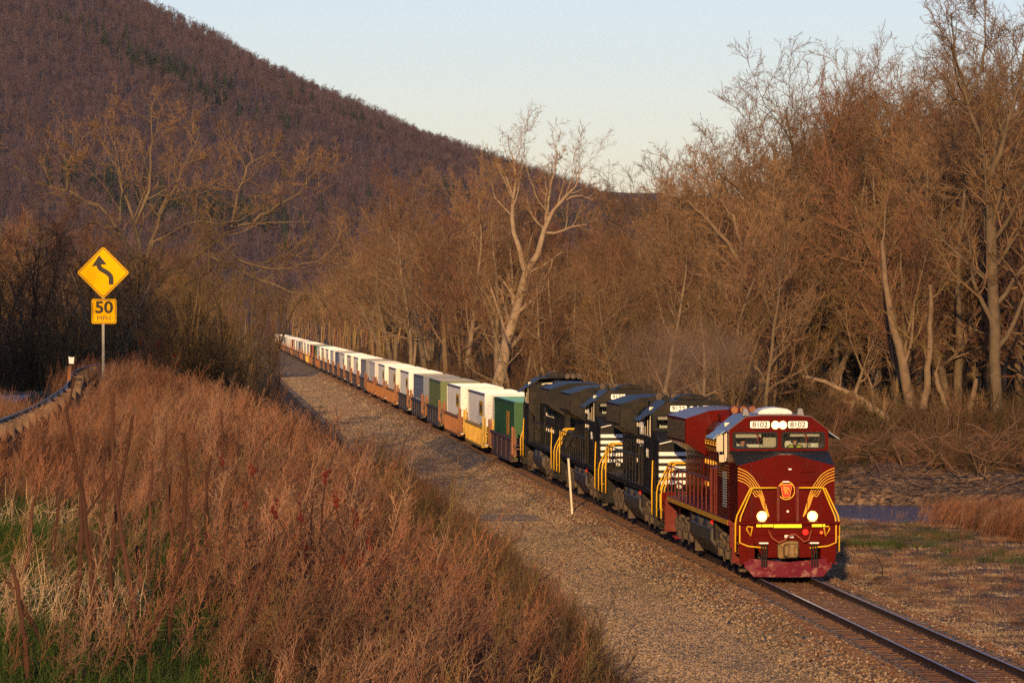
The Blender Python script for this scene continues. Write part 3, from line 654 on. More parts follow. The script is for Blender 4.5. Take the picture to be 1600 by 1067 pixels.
    # ditch lights
    for s in (-1, 1):
        MB().cyl((s * .73, .56, 1.80), 'y', .13, .2, 20).build('ditch_light_housing', dull, root)
        if lead: MB().cyl((s * .73, .457, 1.80), 'y', .15, .008, 24).build('reflector', M['lamp_glow'], root)  # added disc that paints the warm glow round the ditch light
        MB().cyl((s * .73, .448, 1.80), 'y', .088, .012, 20).build('ditch_light', M['lamp'] if lead else M['glass_dull'], root)
    # nose: full-width, with a sloping top between face and windscreens
    n = MB(); w = 1.40; fy = FACE_Y; yb = 2.4
    xs_ = [-w, -.18, .18, w]; top = [nose_top(a) for a in xs_]
    fv = [(a, fy, 1.62) for a in xs_] + [(a, fy, t) for a, t in zip(xs_, top)]; bv = [(a * (1.45 / 1.4), yb, 1.62) for a in xs_] + [(a * (1.45 / 1.4), yb, 3.62) for a in xs_]
    n.add(fv + bv, [(0, 1, 5, 4), (1, 2, 6, 5), (2, 3, 7, 6), (0, 4, 12, 8), (3, 11, 15, 7), (8, 12, 13, 9), (9, 13, 14, 10), (10, 14, 15, 11)])
    n.build('nose', body, root)
    t = MB(); t.add([fv[4], fv[5], fv[6], fv[7], bv[4], bv[5], bv[6], bv[7]], [(0, 1, 5, 4), (1, 2, 6, 5), (2, 3, 7, 6)]); t.build('nose_top', M['antiglare'], root)
    d = MB()                                                   # door, latches, seams, sand fillers on the face
    for a, b, c, e in ((-.30, .30, 1.66, 3.44),): d.add(*box_frame(a, b, c, e, fy - .012, .018))
    d.add(*box_frame(-.62, -.60, 1.7, 3.2, fy - .008, .01)); d.add(*box_frame(.60, .62, 1.7, 3.2, fy - .008, .01))
    d.box(.02, .24, fy - .02, fy, 2.85, 3.35); d.box(-.02, .28, fy - .03, fy - .02, 2.84, 2.86)
    for zz in (3.05, 2.78): d.tube([(.40, fy, zz), (.44, fy - .06, zz), (.78, fy - .06, zz), (.82, fy, zz)], .012, 5)
    d.box(-1.38, 1.38, fy - .02, fy, 1.72, 1.75)
    d.build('nose_door', body, root)
    lt = MB(); lt.box(.06, .15, fy - .045, fy - .02, 3.12, 3.16); lt.box(-.10, .08, fy - .04, fy - .02, 2.76, 2.80); lt.cyl((.04, fy - .03, 1.93), 'y', .035, .02, 12)
    lt.build('door_latch', M['white'], root)
    sm_ = MB()
    for x in (-1.0, -.61, .61, 1.0): sm_.box(x - .004, x + .004, fy - .0025, fy, 1.78, nose_top(x) - .06)
    for z in (2.36, 2.98): sm_.box(-1.36, -.63, fy - .0025, fy, z, z + .008); sm_.box(.63, 1.36, fy - .0025, fy, z, z + .008)
    for x in (-1.3, -.9, .9, 1.3):
        for k in range(9): sm_.box(x - .008, x + .008, fy - .006, fy, 1.85 + k * .15, 1.866 + k * .15)
    sm_.build('panel_seams', M['ink'], root)
    for sg in (-1, 1):
        hr = MB(); hr.tube([(sg * .25, fy - .02, 2.60), (sg * .25, fy - .10, 2.62), (sg * .25, fy - .10, 1.75)], .015, 6); hr.build('grab_iron', dull, root)
    face = lambda x, z: fy
    if lead:
        for s in (-1, 1):
            for k in range(5):
                z0 = 3.17 - .085 * k; o = k * .055
                pts = [(1.398, z0 - .0), (1.2, z0 - .075), (1.02 + .01 * k, z0 - .20), (.88 + .018 * k, z0 - .38), (.76 + .03 * k, z0 - .56 + .02 * k), (.66 + .03 * k, 2.36 - .0 * k), (.57 + .024 * k, 2.05), (.49 + .004 * k, 1.78)]
                dense = []
                for i in range(len(pts) - 1):
                    for q in range(4):
                        u = q / 4; p0 = pts[max(0, i - 1)]; p1 = pts[i]; p2 = pts[i + 1]; p3 = pts[min(len(pts) - 1, i + 2)]
                        dense.append(tuple(.5 * (2 * p1[j] + (p2[j] - p0[j]) * u + (2 * p0[j] - 5 * p1[j] + 4 * p2[j] - p3[j]) * u * u + (3 * p1[j] - p0[j] - 3 * p2[j] + p3[j]) * u ** 3) for j in (0, 1)))
                dense.append(pts[-1])
                ws_ = [.022 - .007 * i / len(dense) for i in range(len(dense))]
                MB().ribbon([(s * a, b) for a, b in dense], ws_, face, .003 + .0004 * k).build('pin_stripe', M['gold'], root)
        em = MB(); n_ = 40; cz = 2.53
        em.add(*ring([(.255 * math.cos(6.2832 * k / n_), cz + .27 * math.sin(6.2832 * k / n_)) for k in range(n_)], [(.228 * math.cos(6.2832 * k / n_), cz + .243 * math.sin(6.2832 * k / n_)) for k in range(n_)], fy - .036, fy - .022).vf())
        e0 = em.build('emblem', M['gold'], root)
        ks_ = [(-.17, .16), (-.17, .13), (-.145, .10), (-.09, -.19), (.09, -.19), (.145, .10), (.17, .13), (.17, .16)]
        MB().prism([(a * 1.12, cz + b * 1.12 + .005) for a, b in ks_], 'y', fy - .038, fy - .024).build('keystone_edge', M['gold'], e0)
        MB().prism([(a, cz + b) for a, b in ks_], 'y', fy - .043, fy - .036).build('keystone', M['red_paint'], e0)
        for ch, dx, dz, sz in (('P', -.05, .055, .17), ('R', .055, .03, .17), ('R', 0, -.045, .20)):
            text_obj('emblem_letter', ch, sz, M['gold'], e0, (dx, fy - .046, cz + dz), off=.002)
    else:
        for k in range(5):
            z1 = 2.95 - .24 * k; MB().box(-1.39, 1.39, fy - .026, fy - .022, z1 - .13, z1).build('white_stripe', M['white'], root)
            for s in (-1, 1): MB().box(s * 1.401, s * 1.404, fy, fy + .25, z1 - .13, z1).build('white_stripe', M['white'], root)
        t = MB()
        for s in (-1, 1): t.ribbon([(s * .1, 3.53), (s * 1.38, 3.22)], .03, face, .004)
        t.build('edge_line', M['white'], root)
    # cab
    ck = 5.5; out = [(-1.45, 3.58), (-1.45, 4.22), (-.95, 4.60), (-.5, 4.64), (.5, 4.64), (.95, 4.60), (1.45, 4.22), (1.45, 3.58)]
    fr = MB()                                                   # front wall around the two windscreens
    W1 = (-1.33, -.06); W2 = (.10, 1.33); wz0, wz1 = 3.70, 4.14
    fr.box(-1.45, W1[0], yb, yb + .06, 3.58, wz1 + .02); fr.box(W1[1], W2[0], yb, yb + .06, 3.58, wz1 + .02); fr.box(W2[1], 1.45, yb, yb + .06, 3.58, wz1 + .02)
    fr.box(W1[0], W1[1], yb, yb + .06, 3.58, wz0); fr.box(W2[0], W2[1], yb, yb + .06, 3.58, wz0)
    fr.prism([(-1.45, wz1), (1.45, wz1), (1.45, 4.22), (.95, 4.60), (.5, 4.64), (-.5, 4.64), (-.95, 4.60), (-1.45, 4.22)], 'y', yb - .002, yb + .06)
    # side walls with window openings, lower walls, back wall, roof
    for s in (-1, 1):
        a, b = (s * 1.39, s * 1.45)
        fr.box(a, b, yb + .06, ck, 1.62, 3.45); fr.box(a, b, yb + .06, 3.1, 3.45, 4.22); fr.box(a, b, 4.9, ck, 3.45, 4.22); fr.box(a, b, 3.1, 4.9, 4.12, 4.22)
    fr.box(-1.39, 1.39, ck - .06, ck, 1.62, 4.3)
    fr.build('cab', body, root)
    rf = MB(); ro = [(-1.52, 4.18), (-.97, 4.62), (-.5, 4.67), (.5, 4.67), (.97, 4.62), (1.52, 4.18), (1.45, 4.16), (.93, 4.56), (.5, 4.60), (-.5, 4.60), (-.93, 4.56), (-1.45, 4.16)]
    rf.prism(ro, 'y', yb + .06, ck + .15); rf.build('cab_roof', M['roof_maroon'] if lead else body, root)
    for (a, b) in (W1, W2):
        cxw = (a + b) / 2; cz = (wz0 + wz1) / 2; ww = b - a; hh = wz1 - wz0
        g = MB().box(a, b, yb + .03, yb + .036, wz0, wz1).build('windscreen', M['glass'], root)
        ring(rrect(cxw, cz, ww + .05, hh + .05, .09), rrect(cxw, cz, ww - .04, hh - .04, .07), yb - .022, yb + .03).build('window_seal', M['rubber'], g)
        wp = MB(); x2 = a + ww * .36; wp.tube([(x2, yb - .05, 4.30), (x2 + .16, yb - .05, 4.16), (x2 + .34, yb - .04, 3.98)], .014, 5); wp.box(x2 + .24, x2 + .27, yb - .035, yb - .03, 3.86, 4.10)
        x3 = a + .1; wp.tube([(x3, yb - .05, 3.62), (x3 + .35, yb - .06, 3.50), (x3 + .5, yb - .05, 3.54), (x3 + .9, yb - .04, 3.63)], .014, 5); wp.build('wiper', M['rubber'] if not lead else M['maroon_dull'], g)
    hd = MB(); hd.box(-1.15, -.2, yb - .03, yb, 4.215, 4.235); hd.box(.22, 1.15, yb - .03, yb, 4.215, 4.235); hd.build('rain_strip', body, root)
    sg_ = {1: 'right', -1: 'left'}
    for s in (-1, 1):
        g = MB().box(s * 1.415, s * 1.421, 3.1, 4.9, 3.45, 4.12).build('side_window', M['glass'], root)
        wf = MB(); wf.box(s * 1.45, s * 1.47, 3.05, 3.1, 3.4, 4.17); wf.box(s * 1.45, s * 1.47, 4.9, 4.95, 3.4, 4.17); wf.box(s * 1.45, s * 1.47, 3.98, 4.03, 3.45, 4.12); wf.box(s * 1.45, s * 1.47, 3.1, 4.9, 3.40, 3.45); wf.build('window_frame', M['white'] if lead else M['cream'], g)
        mr = MB(); mr.prism(rrect(s * 1.66, 3.83, .19, .50, .03, 2), 'y', 3.0, 3.05); mr.box(s * 1.47, s * 1.53, 3.0, 3.04, 3.3, 4.1); mr.prism(rrect(s * 1.60, 3.38, .16, .22, .03, 2), 'y', 3.0, 3.04); (mr.build('wing_mirror', M['cream'], root) if lead and s < 0 else None)
        aw = MB(); aw.prism([(s * 1.50, 4.20), (s * 1.50, 4.17), (s * 1.86, 3.93), (s * 1.86, 3.96)], 'y', 3.0, 5.1); aw.build('sunshade', M['shade_sky_tint'] if lead else M['black'], root)
        if lead:
            for k in range(5): MB().box(s * 1.451, s * 1.454, .98 + yb - .9, 5.3, 3.15 - .085 * k, 3.17 - .085 * k).build('pin_stripe', M['gold'], root)
    for s in (-1, 1):
        nb = MB().prism(rrect(s * .555, 4.38, .58, .21, .04), 'y', yb - .03, yb - .002).build('number_board', M['numboard'], root)
        ring(rrect(s * .555, 4.38, .62, .25, .05), rrect(s * .555, 4.38, .57, .20, .04), yb - .036, yb - .002).build('board_frame', M['rubber'], nb)
        text_obj('number', num, .215, M['ink'], nb, (s * .555, yb - .034, 4.375), sx=1.06, off=.004)
    for dx in (-.11, .11):
        MB().cyl((dx, yb - .04, 4.37), 'y', .105, .08, 20).build('headlight_housing', dull, root)
        if lead: MB().cyl((dx, yb - .081, 4.37), 'y', .12, .004, 24).build('reflector', M['lamp_glow'], root)  # added emissive disc standing in for the headlight's halo
        MB().cyl((dx, yb - .088, 4.37), 'y', .092, .01, 20).build('headlight', M['lamp'] if lead else M['lamp_dim'], root)
    rfx = MB()
    for a in (-.93, .68): rfx.prism([(a - .09, 4.64), (a + .11, 4.64), (a + .05, 4.84), (a - .06, 4.84)], 'y', yb + .35, yb + .6)
    rfx.build('antenna_box', M['cont_grey'] if lead else M['black'], root)
    dm = MB(); dome_outline = [(-.52, 4.66), (-.50, 4.74), (-.36, 4.82), (-.1, 4.86), (.1, 4.86), (.36, 4.82), (.50, 4.74), (.52, 4.66)]
    dm.prism(dome_outline, 'y', yb + .8, yb + 2.1); dm.build('air_conditioner', M['white_roof'] if lead else M['black'], root, bevel=.04)
    an = MB(); an.cyl((.05, yb + 2.6, 4.9), 'z', .012, .45, 6); an.cyl((-.6, yb + 2.6, 4.8), 'z', .012, .3, 6); an.build('aerial', M['ink'], root)
    if lead or num == '9156':
        pass
    # cab interior
    it = MB(); it.box(-1.39, 1.39, yb + 1.7, yb + 1.76, 2.0, 4.4); it.box(-1.39, 1.39, yb + .06, ck - .06, 1.9, 1.98)
    it.build('rear_partition', M['cab_wall'], root)
    it = MB(); it.box(-1.3, -.5, yb + .25, yb + .7, 2.0, 3.62); it.box(.35, 1.3, yb + .25, yb + .75, 2.0, 3.64); it.build('control_desk', M['cont_blue'], root)
    it = MB(); it.box(-.35, .12, yb + .9, yb + 1.0, 2.9, 4.05); it.box(.78, .95, yb + 1.6, yb + 1.68, 3.4, 3.9); it.box(1.0, 1.15, yb + 1.6, yb + 1.68, 3.4, 3.85); it.build('locker', M['cream'], root)
    it = MB(); it.box(-1.25, -.5, yb + .12, yb + .3, 4.0, 4.14); it.box(.35, 1.2, yb + .12, yb + .3, 4.03, 4.13); it.build('sun_visor', M['cream'], root)
    # hoods behind the cab
    hb_ = MB(); hb_.prism([(-.92, 1.62), (-.92, 4.05), (-.7, 4.34), (.7, 4.34), (.92, 4.05), (.92, 1.62)], 'y', ck + .02, 8.6)
    hb_.build('equipment_hood', body, root, bevel=.015)
    wl = MB(); wl.prism([(-1.45, 1.62), (-1.45, 2.95), (-1.3, 3.05), (-.92, 3.05), (-.92, 1.62)], 'y', ck + .05, ck + 1.6); wl.build('auxiliary_cabinet', body, root)
    eh = MB(); eh.prism([(-.86, 1.62), (-.86, 3.98), (-.62, 4.22), (.62, 4.22), (.86, 3.98), (.86, 1.62)], 'y', 8.6, 14.4); eh.build('engine_hood', body, root, bevel=.015)
    # radiator with overhanging wings
    rd = MB(); sec = [(-.86, 1.62), (-.86, 3.12), (-1.52, 3.52), (-1.52, 4.30), (-.75, 4.55), (0, 4.60), (.75, 4.55), (1.52, 4.30), (1.52, 3.52), (.86, 3.12), (.86, 1.62)]
    rd.prism(sec[1:-1], 'y', 13.9, 19.6); rd.prism([(-.86, 1.62), (-.86, 3.12), (.86, 3.12), (.86, 1.62)], 'y', 14.4, L - 2.2); rd.prism([(-.86, 3.12), (-.86, 3.95), (-.6, 4.15), (.6, 4.15), (.86, 3.95), (.86, 3.12)], 'y', 19.6, L - 2.2)
    rdo = rd.build('radiator_cabin', body, root)
    rg_ = MB()
    for k in range(22):
        for s in (-1, 1): rg_.box(s * 1.52, s * 1.545, 14.2 + k * .24, 14.32 + k * .24, 3.6, 4.22)
    rg_.build('radiator_grille', M['under_dark'], rdo)
    for s in (-1, 1):                                          # hood doors: proud panels with gaps
        dr = MB()
        for k in range(7): dr.box(s * .86, s * .885, 8.75 + k * .73, 9.38 + k * .73, 1.9, 3.7)
        for k in range(4): dr.box(s * .92, s * .945, 7.2 + (k % 2) * .7, 7.8 + (k % 2) * .7, 1.9 + (k // 2) * 1.1, 2.9 + (k // 2) * 1.1)
        for k in range(6): dr.box(s * .86, s * .885, 14.5 + k * .9, 15.3 + k * .9, 1.8, 3.0)
        dr.build('hood_door', body, root)
    hn = MB()
    for s in (-1, 1):
        for k in range(7):
            for zz in (2.2, 2.9, 3.5): hn.box(s * .885, s * .92, 9.30 + k * .73, 9.34 + k * .73, zz, zz + .14)
    hn.build('door_handle', M['steel'] if not lead else M['gold'], root)
    top_ = MB(); top_.box(-.55, .55, 9.4, 10.8, 4.22, 4.42); top_.cyl((0, 12.2, 4.36), 'z', .32, .3, 16); top_.box(-.45, .45, 7.0, 8.3, 4.34, 4.52); top_.box(-.5, .5, 13.0, 13.8, 4.22, 4.45)
    for k in range(3): top_.box(-.9, -.7, 6.0 + k * .6, 6.35 + k * .6, 4.1, 4.3)
    top_.build('roof_equipment', body, root, bevel=.02)
    hr = MB()
    for k in range(3): hr.cyl((-.20 + k * .27 - .6, 6.9, 4.72), 'y', .125, .5, 16)
    hr.build('horn', M['under'] if not lead else M['maroon_dull'], root)
    cap = MB()
    for k in range(3): cap.cyl((-.8 + k * .27, 6.64, 4.72), 'y', .10, .012, 16)
    if lead: cap.build('horn_mouth', M['well_rust'], root)
    vl = MB()
    for s in (-1, 1):
        for j in range(2):
            for k in range(14): vl.box(s * 1.452, s * 1.462, 3.15 + j * .55, 3.55 + j * .55, 1.95 + k * .075, 1.99 + k * .075)
    vl.build('door_louvre', M['louvre'] if lead else M['black'], root)
    # side handrails
    for s in (-1, 1):
        h = MB(); h.tube([(s * 1.47, 7.3, 2.62), (s * 1.47, 20.0, 2.62)], .024, 6); st = .042 if lead else .022
        for k in range(12): yy = 7.3 + k * 1.154; h.box(s * 1.45, s * (1.45 + .03), yy - st, yy + st, 1.5, 2.62)
        h.tube([(s * 1.47, 5.65, 3.1), (s * 1.47, 7.2, 3.0)], .024, 6)
        for yy in (5.7, 6.2, 6.9, 7.25): h.box(s * 1.45, s * 1.48, yy - st, yy + st, 1.5, 3.05)
        h.build('handrail', hand, root)
    if lead:
        for s in (-1, 1):
            b = MB()
            for yy in range(9): b.box(s * .93, s * .936, 8.8 + yy * .5, 8.95 + yy * .5, 3.35, 3.38)
            for j in range(5): b.box(s * .93, s * .936, 9.0, 13.6, 3.42 + j * .09, 3.445 + j * .09)
            b.build('pin_stripe', M['gold'], root)
    else:
        text_obj('railroad_name', 'NORFOLK', .62, M['white'], root, (-.90, 10.9, 3.45), rot=(math.pi / 2, 0, -math.pi / 2), sx=1.25, ext=.01)
        text_obj('railroad_name', 'SOUTHERN', .62, M['white'], root, (-.90, 10.9, 2.72), rot=(math.pi / 2, 0, -math.pi / 2), sx=1.1, ext=.01)
        text_obj('cab_number', num, .4, M['white'], root, (-1.46, 4.1, 2.8), rot=(math.pi / 2, 0, -math.pi / 2), ext=.006)
    # fuel tank with air reservoirs
    ft = MB(); ft.prism([(-1.42, 1.1), (-1.42, .75), (-1.05, .24), (1.05, .24), (1.42, .75), (1.42, 1.1), (.9, 1.35), (-.9, 1.35)], 'y', 7.6, 13.4); ft.build('fuel_tank', M['tank'], root, bevel=.04)
    ar = MB()
    for s in (-1, 1): ar.cyl((s * 1.18, 9.0, 1.18), 'y', .23, 1.7, 18); ar.cyl((s * 1.18, 11.3, 1.18), 'y', .23, 1.9, 18)
    ar.build('air_reservoir', M['tank'], root, True)
    MB().cyl((-1.3, 8.05, 1.3), 'y', .07, .16, 12).build('valve', M['red'], root)
    pi = MB()
    for k in range(6): pi.tube([(-1.3, 7.7 + k * .9, 1.42), (-1.36, 8.0 + k * .9, 1.38 - .1 * (k % 2)), (-1.34, 8.4 + k * .9, 1.42)], .03, 5)
    pi.box(-1.35, -1.0, 6.9, 7.5, .8, 1.4); pi.box(-1.35, -1.0, 13.5, 14.2, .7, 1.4); pi.build('piping', M['under_dark'], root)
    wheelset_truck(root, 2.75, un, ud); wheelset_truck(root, 14.6, un, ud)
    if rev: root.rotation_euler.z = math.pi; root.location.y = y0 + L
    return root
def box_frame(a, b, c, e, y, w):
    m = MB(); m.box(a, b, y, y + .01, c, c + w); m.box(a, b, y, y + .01, e - w, e); m.box(a, a + w, y, y + .0098, c + w, e - w)
    if b - a > 2 * w: m.box(b - w, b, y, y + .0098, c + w, e - w)
    return m.v, m.f
MB.vf = lambda s: (s.v, s.f)
_r = ring
M['glass_dull'] = mat('unlit_lens', (.5, .48, .42), .2)
M['lamp_dim'] = mat('dim_headlight', (.75, .7, .5), .25, emis=((1, .85, .5), 1.2))  # headlight lens with a weak warm emission
M['shade_sky_tint'] = mat('sunshade', (.22, .28, .34), .4, .3)  # blue base colour stands in for the sky reflected in the panel
M['roof_maroon'] = mat('roof_sheet', (.085, .06, .065), .35, .2)
mat_coupler = mat('greasy_coupler', (.16, .10, .045), .4, .5, noise=(6, (.05, .03, .015), .4, .7))
Y1 = 127.35; P = 22.95
build_loco(Y1, 'maroon', '8102', 'maroon lead locomotive with gold pinstripes and blazing headlights')
build_loco(Y1 + P, 'black', '9122', 'black locomotive with white nose stripes coupled behind the maroon one')
build_loco(Y1 + 2 * P, 'black', '9156', 'black locomotive with white nose stripes and number board 9156, third in line')
build_loco(Y1 + 3 * P, 'black', '9204', 'rearmost black locomotive, cab towards the white containers and long hood forward', rev=True)
tag(person((-1.0, Y1 + 3.55, 3.22), M['shirt'], .5, lean=.12, hair=False), 'person in blue seated behind the left windscreen of the maroon locomotive', 'person', 'train crew')
tag(person((.62, Y1 + 3.55, 3.24), M['ink'], -.1, M['vest']), 'dark-haired person in a hi-vis vest behind the right windscreen', 'person', 'train crew')

# ---------------------------------------------------------------- container cars
def build_car(kind, name='well_car'):
    m = M['well_' + kind]; r = empty(name); L = 23.4
    w = MB()
    for s in (-1, 1):
        w.prism([(3.1, 1.30), (2.9, .95), (3.5, .28), (L - 3.5, .28), (L - 2.9, .95), (L - 3.1, 1.30)], 'x', s * 1.38, s * 1.44)
        w.box(s * 1.34, s * 1.52, 3.1, L - 3.1, 1.30, 1.42)
        w.box(s * 1.34, s * 1.50, 3.5, L - 3.5, .22, .30)
        if kind in ('yellow', 'rust'):
            for k in range(14): w.box(s * 1.44, s * 1.50, 3.6 + k * 1.24, 3.72 + k * 1.24, .34, 1.30)
        else:
            for k in range(5): w.box(s * 1.44, s * 1.47, 4.2 + k * 3.6, 4.3 + k * 3.6, .34, 1.30)
    w.box(-1.38, 1.38, 3.4, L - 3.4, .24, .32); w.build('well', m, r)
    for end in (0, 1):
        Y = (lambda v: v) if not end else (lambda v: L - v)
        p = MB(); p.box(-1.42, 1.42, Y(.8), Y(3.1), .98, 1.10); p.box(-.25, .25, Y(.3), Y(3.1), .72, 1.02); p.box(-1.5, 1.5, Y(.8), Y(.92), .9, 1.14); p.box(-1.44, 1.44, Y(3.0), Y(3.12), .5, 1.42)
        p.build('platform', m, r, bevel=.01)
        c = MB(); c.box(-.16, .16, Y(-.32), Y(.3), .72, 1.0); c.build('coupler', M['under_dark'], r)
        q = MB(); q.cyl((-.75, Y(1.25), 1.62), 'y', .30, .05, 20); q.box(-.8, -.7, Y(1.3), Y(1.4), 1.1, 1.65); q.build('brake_wheel', M['yellow'] if kind == 'yellow' else m, r)
        for s in (-1, 1):
            g = MB(); g.tube([(s * 1.45, Y(.95), .5), (s * 1.45, Y(.95), 1.95)], .035, 6); g.tube([(s * 1.45, Y(1.35), .5), (s * 1.45, Y(1.35), 1.95)], .035, 6)
            for k in range(5): g.tube([(s * 1.45, Y(.95), .6 + k * .3), (s * 1.45, Y(1.35), .6 + k * .3)], .022, 5)
            g.box(s * 1.40, s * 1.5, Y(2.85), Y(3.0), .6, 2.0)
            g.tube([(s * 1.1, Y(.9), 1.1), (s * 1.1, Y(.9), 2.0), (s * .3, Y(.9), 2.0), (s * .3, Y(.9), 1.1)], .022, 5)
            g.build('ladder', M['well_yellow'] if kind == 'yellow' else M['well_rust'], r)
        t = MB()
        for s in (-1, 1): t.prism([(Y(.75), .7), (Y(1.0), .45), (Y(1.45), .4), (Y(2.05), .4), (Y(2.5), .45), (Y(2.75), .7), (Y(2.2), .82), (Y(1.3), .82)], 'x', s * .98, s * 1.12)
        t.box(-1, 1, Y(1.5), Y(2.0), .45, .75); tt = t.build('truck', M['under_dark'], r)
        for yy in (.95, 2.55):
            v = MB()
            for s in (-1, 1): v.cyl((s * .76, Y(yy), .46), 'x', .46, .13, 24)
            v.cyl((0, Y(yy), .46), 'x', .08, 1.7, 8); v.build('wheelset', M['under_dark'], tt)
    return r
M['cream_box'] = mat('cream_container', (.66, .61, .52), .55, noise=(.9, (.48, .41, .33), .5, .75)); M['greyish_box'] = mat('greyish_container', (.52, .51, .50), .55, noise=(.9, (.38, .35, .32), .5, .75)); M['grey_roof'] = mat('weathered_roof', (.55, .54, .53), .6, noise=(1.1, (.38, .36, .35), .45, .75))
def build_container(style):
    """53-foot box; local origin at the near bottom centre"""
    B, Rf, lab = {'white': (M['white_box'], M['white_roof'], 'yellow'), 'cream': (M['cream_box'], M['white_roof'], 'yellow'), 'plain': (M['greyish_box'], M['grey_roof'], 'dots2'), 'green': (M['cont_green'], M['cont_teal'], 'orange'), 'lime': (M['cont_lime'], M['cont_grey'], None), 'slate': (M['cont_blue'], M['cont_grey'], 'dots'),
                  'grey': (M['cont_grey'], M['cont_grey'], 'end'), 'red': (M['cont_red'], M['cont_grey'], None)}[style]
    r = empty('shipping_container'); L, Wd, H = 16.15, 1.29, 2.89
    b = MB(); b.box(-Wd, Wd, .02, L - .02, .08, H - .04)
    for s in (-1, 1):
        for k in range(26): y = .35 + k * .6; b.prism([(s * Wd, y), (s * (Wd + .022), y + .06), (s * (Wd + .022), y + .36), (s * Wd, y + .42)], 'z', .16, H - .16)
    b.build('body', B, r)
    e = MB()
    for s in (-1, 1):
        for y in (0, L - .14): e.box(s * (Wd - .1), s * (Wd + .03), y, y + .14, 0, H)
        e.box(s * (Wd - .02), s * (Wd + .028), .14, L - .14, H - .12, H - .004); e.box(s * (Wd - .02), s * (Wd + .028), .14, L - .14, .02, .14)
    e.box(-Wd + .1, Wd - .1, -.02, .03, H - .14, H - .004); e.box(-Wd + .1, Wd - .1, -.02, .03, 0, .14)
    e.build('corner_frame', B, r)
    rb = MB(); rb.box(-Wd + .01, Wd - .01, .03, L - .03, H - .03, H + .003)
    for k in range(22): rb.box(-Wd + .1, Wd - .1, .4 + k * .72, .46 + k * .72, H + .003, H + .014)
    rb.build('roof', Rf, r)
    fr = MB()
    for k in range(11): fr.box(-Wd + .16, Wd - .16, -.012, .02, .25 + k * .22, .31 + k * .22)
    fr.build('end_ribs', B, r)
    db = MB()
    for x in (-.85, -.42, .42, .85): db.tube([(x, -.05, .12), (x, -.05, H - .12)], .022, 5); db.box(x - .05, x + .05, -.06, -.02, 1.0, 1.12)
    db.box(-.012, .012, -.03, -.012, .14, H - .14); db.build('lock_rods', M['galv'], r)
    s = -1; X = -Wd - .026
    if lab == 'yellow':
        MB().box(X - .006, X, 2.0, 5.2, 1.62, 2.42).build('label', M['sign_yel'], r)
        q = MB()
        for k in range(4): q.box(X - .010, X - .006, 2.3 + k * .72, 2.78 + k * .72, 1.8, 2.24)
        q.build('label_lettering', M['ink'], r.children[-1])
        q = MB()
        for k in range(3): q.box(X - .006, X, 2.0 + k * .9, 2.55 + k * .9, .75, 1.2)
        q.build('stencil', M['cont_grey'], r)
        t = MB(); t.box(X - .004, X + .003, .1, L - .1, H - .10, H - .02); t.build('top_rail', M['ink'], r)
    elif lab == 'orange':
        MB().box(X - .006, X, 3.9, 5.9, 1.15, 2.35).build('label', M['cont_orange'], r)
        q = MB()
        for k in range(8): q.box(X - .010, X - .006, 4.1 + .4 * (k % 2), 5.2 + .4 * (k % 2), 1.22 + k * .14, 1.28 + k * .14)
        q.build('label_lettering', M['cont_green'], r.children[-1])
    elif lab == 'dots':
        q = MB()
        for k in range(5): q.box(X - .006, X, 2 + k * 2.2, 2.7 + k * 2.2, 1.0, 1.2)
        q.build('stencil', M['white'], r)
    elif lab == 'end':
        MB().box(-.75, .1, -.03, -.012, 1.2, 2.0).build('label', M['sign_yel'], r)
    return r
for dx, dz, pw in ((-.73, 1.80, 90), (.73, 1.80, 90), (0, 4.37, 420)):      # the lit lamps throw their light down the track
    ld2 = bpy.data.lights.new('headlamp_beam', 'SPOT'); ld2.energy = pw; ld2.color = (1, .74, .42); ld2.spot_size = R(32); ld2.spot_blend = .8; ld2.shadow_soft_size = .09
    lo = bpy.data.objects.new('headlamp_beam', ld2); COL.objects.link(lo); lo.location = (dx, Y1 + (.40 if dz < 3 else 2.28), dz); lo.rotation_euler = (R(82 if dz < 3 else 76), 0, R(180))
cars = ['maroon', 'yellow', 'rust', 'grey', 'grey', 'grey', 'rust', 'rust', 'rust', 'grey', 'grey', 'grey', 'grey', 'grey', 'grey', 'grey', 'grey', 'rust', 'grey', 'rust', 'yellow'] + ['grey', 'rust', 'grey', 'grey'] * 8
load = ['green', 'white', 'white', 'lime', 'slate', 'white', 'cream', 'white', 'plain', 'grey', 'white', 'cream', 'white', 'slate', 'plain', 'white', 'cream', 'white', 'green', 'red', 'plain'] + ['white', 'cream', 'slate', 'plain', 'white', 'red', 'cream'] * 5
tops = {'green': 'green container with an orange label, the first one behind the locomotives'}
kinds = {k: build_car(k) for k in ('maroon', 'yellow', 'rust', 'grey')}; boxes = {}
for k in ('cream', 'plain', 'green', 'white', 'lime', 'slate', 'grey', 'red'): boxes[k] = build_container(k)
CY0 = 222.0; CP = 24.6; used = set(); NC = 37
words = {'maroon': 'brown-maroon', 'yellow': 'rust-streaked yellow', 'rust': 'rusty orange-brown', 'grey': 'dark grey'}
cw = {'green': 'dark green', 'white': 'white', 'cream': 'cream-white', 'plain': 'plain greyish white', 'lime': 'pale olive green', 'slate': 'slate blue', 'grey': 'grey', 'red': 'rust red'}
ordn = ['first', 'second', 'third', 'fourth', 'fifth', 'sixth', 'seventh', 'eighth', 'ninth', 'tenth', 'eleventh', 'twelfth', 'thirteenth', 'fourteenth', 'fifteenth', 'sixteenth', 'seventeenth', 'eighteenth', 'nineteenth', 'twentieth'] + ['twenty-' + q for q in ('first', 'second', 'third', 'fourth', 'fifth', 'sixth', 'seventh', 'eighth', 'ninth')] + ['thirtieth'] + ['thirty-' + q for q in ('first', 'second', 'third', 'fourth', 'fifth', 'sixth', 'seventh', 'eighth')]
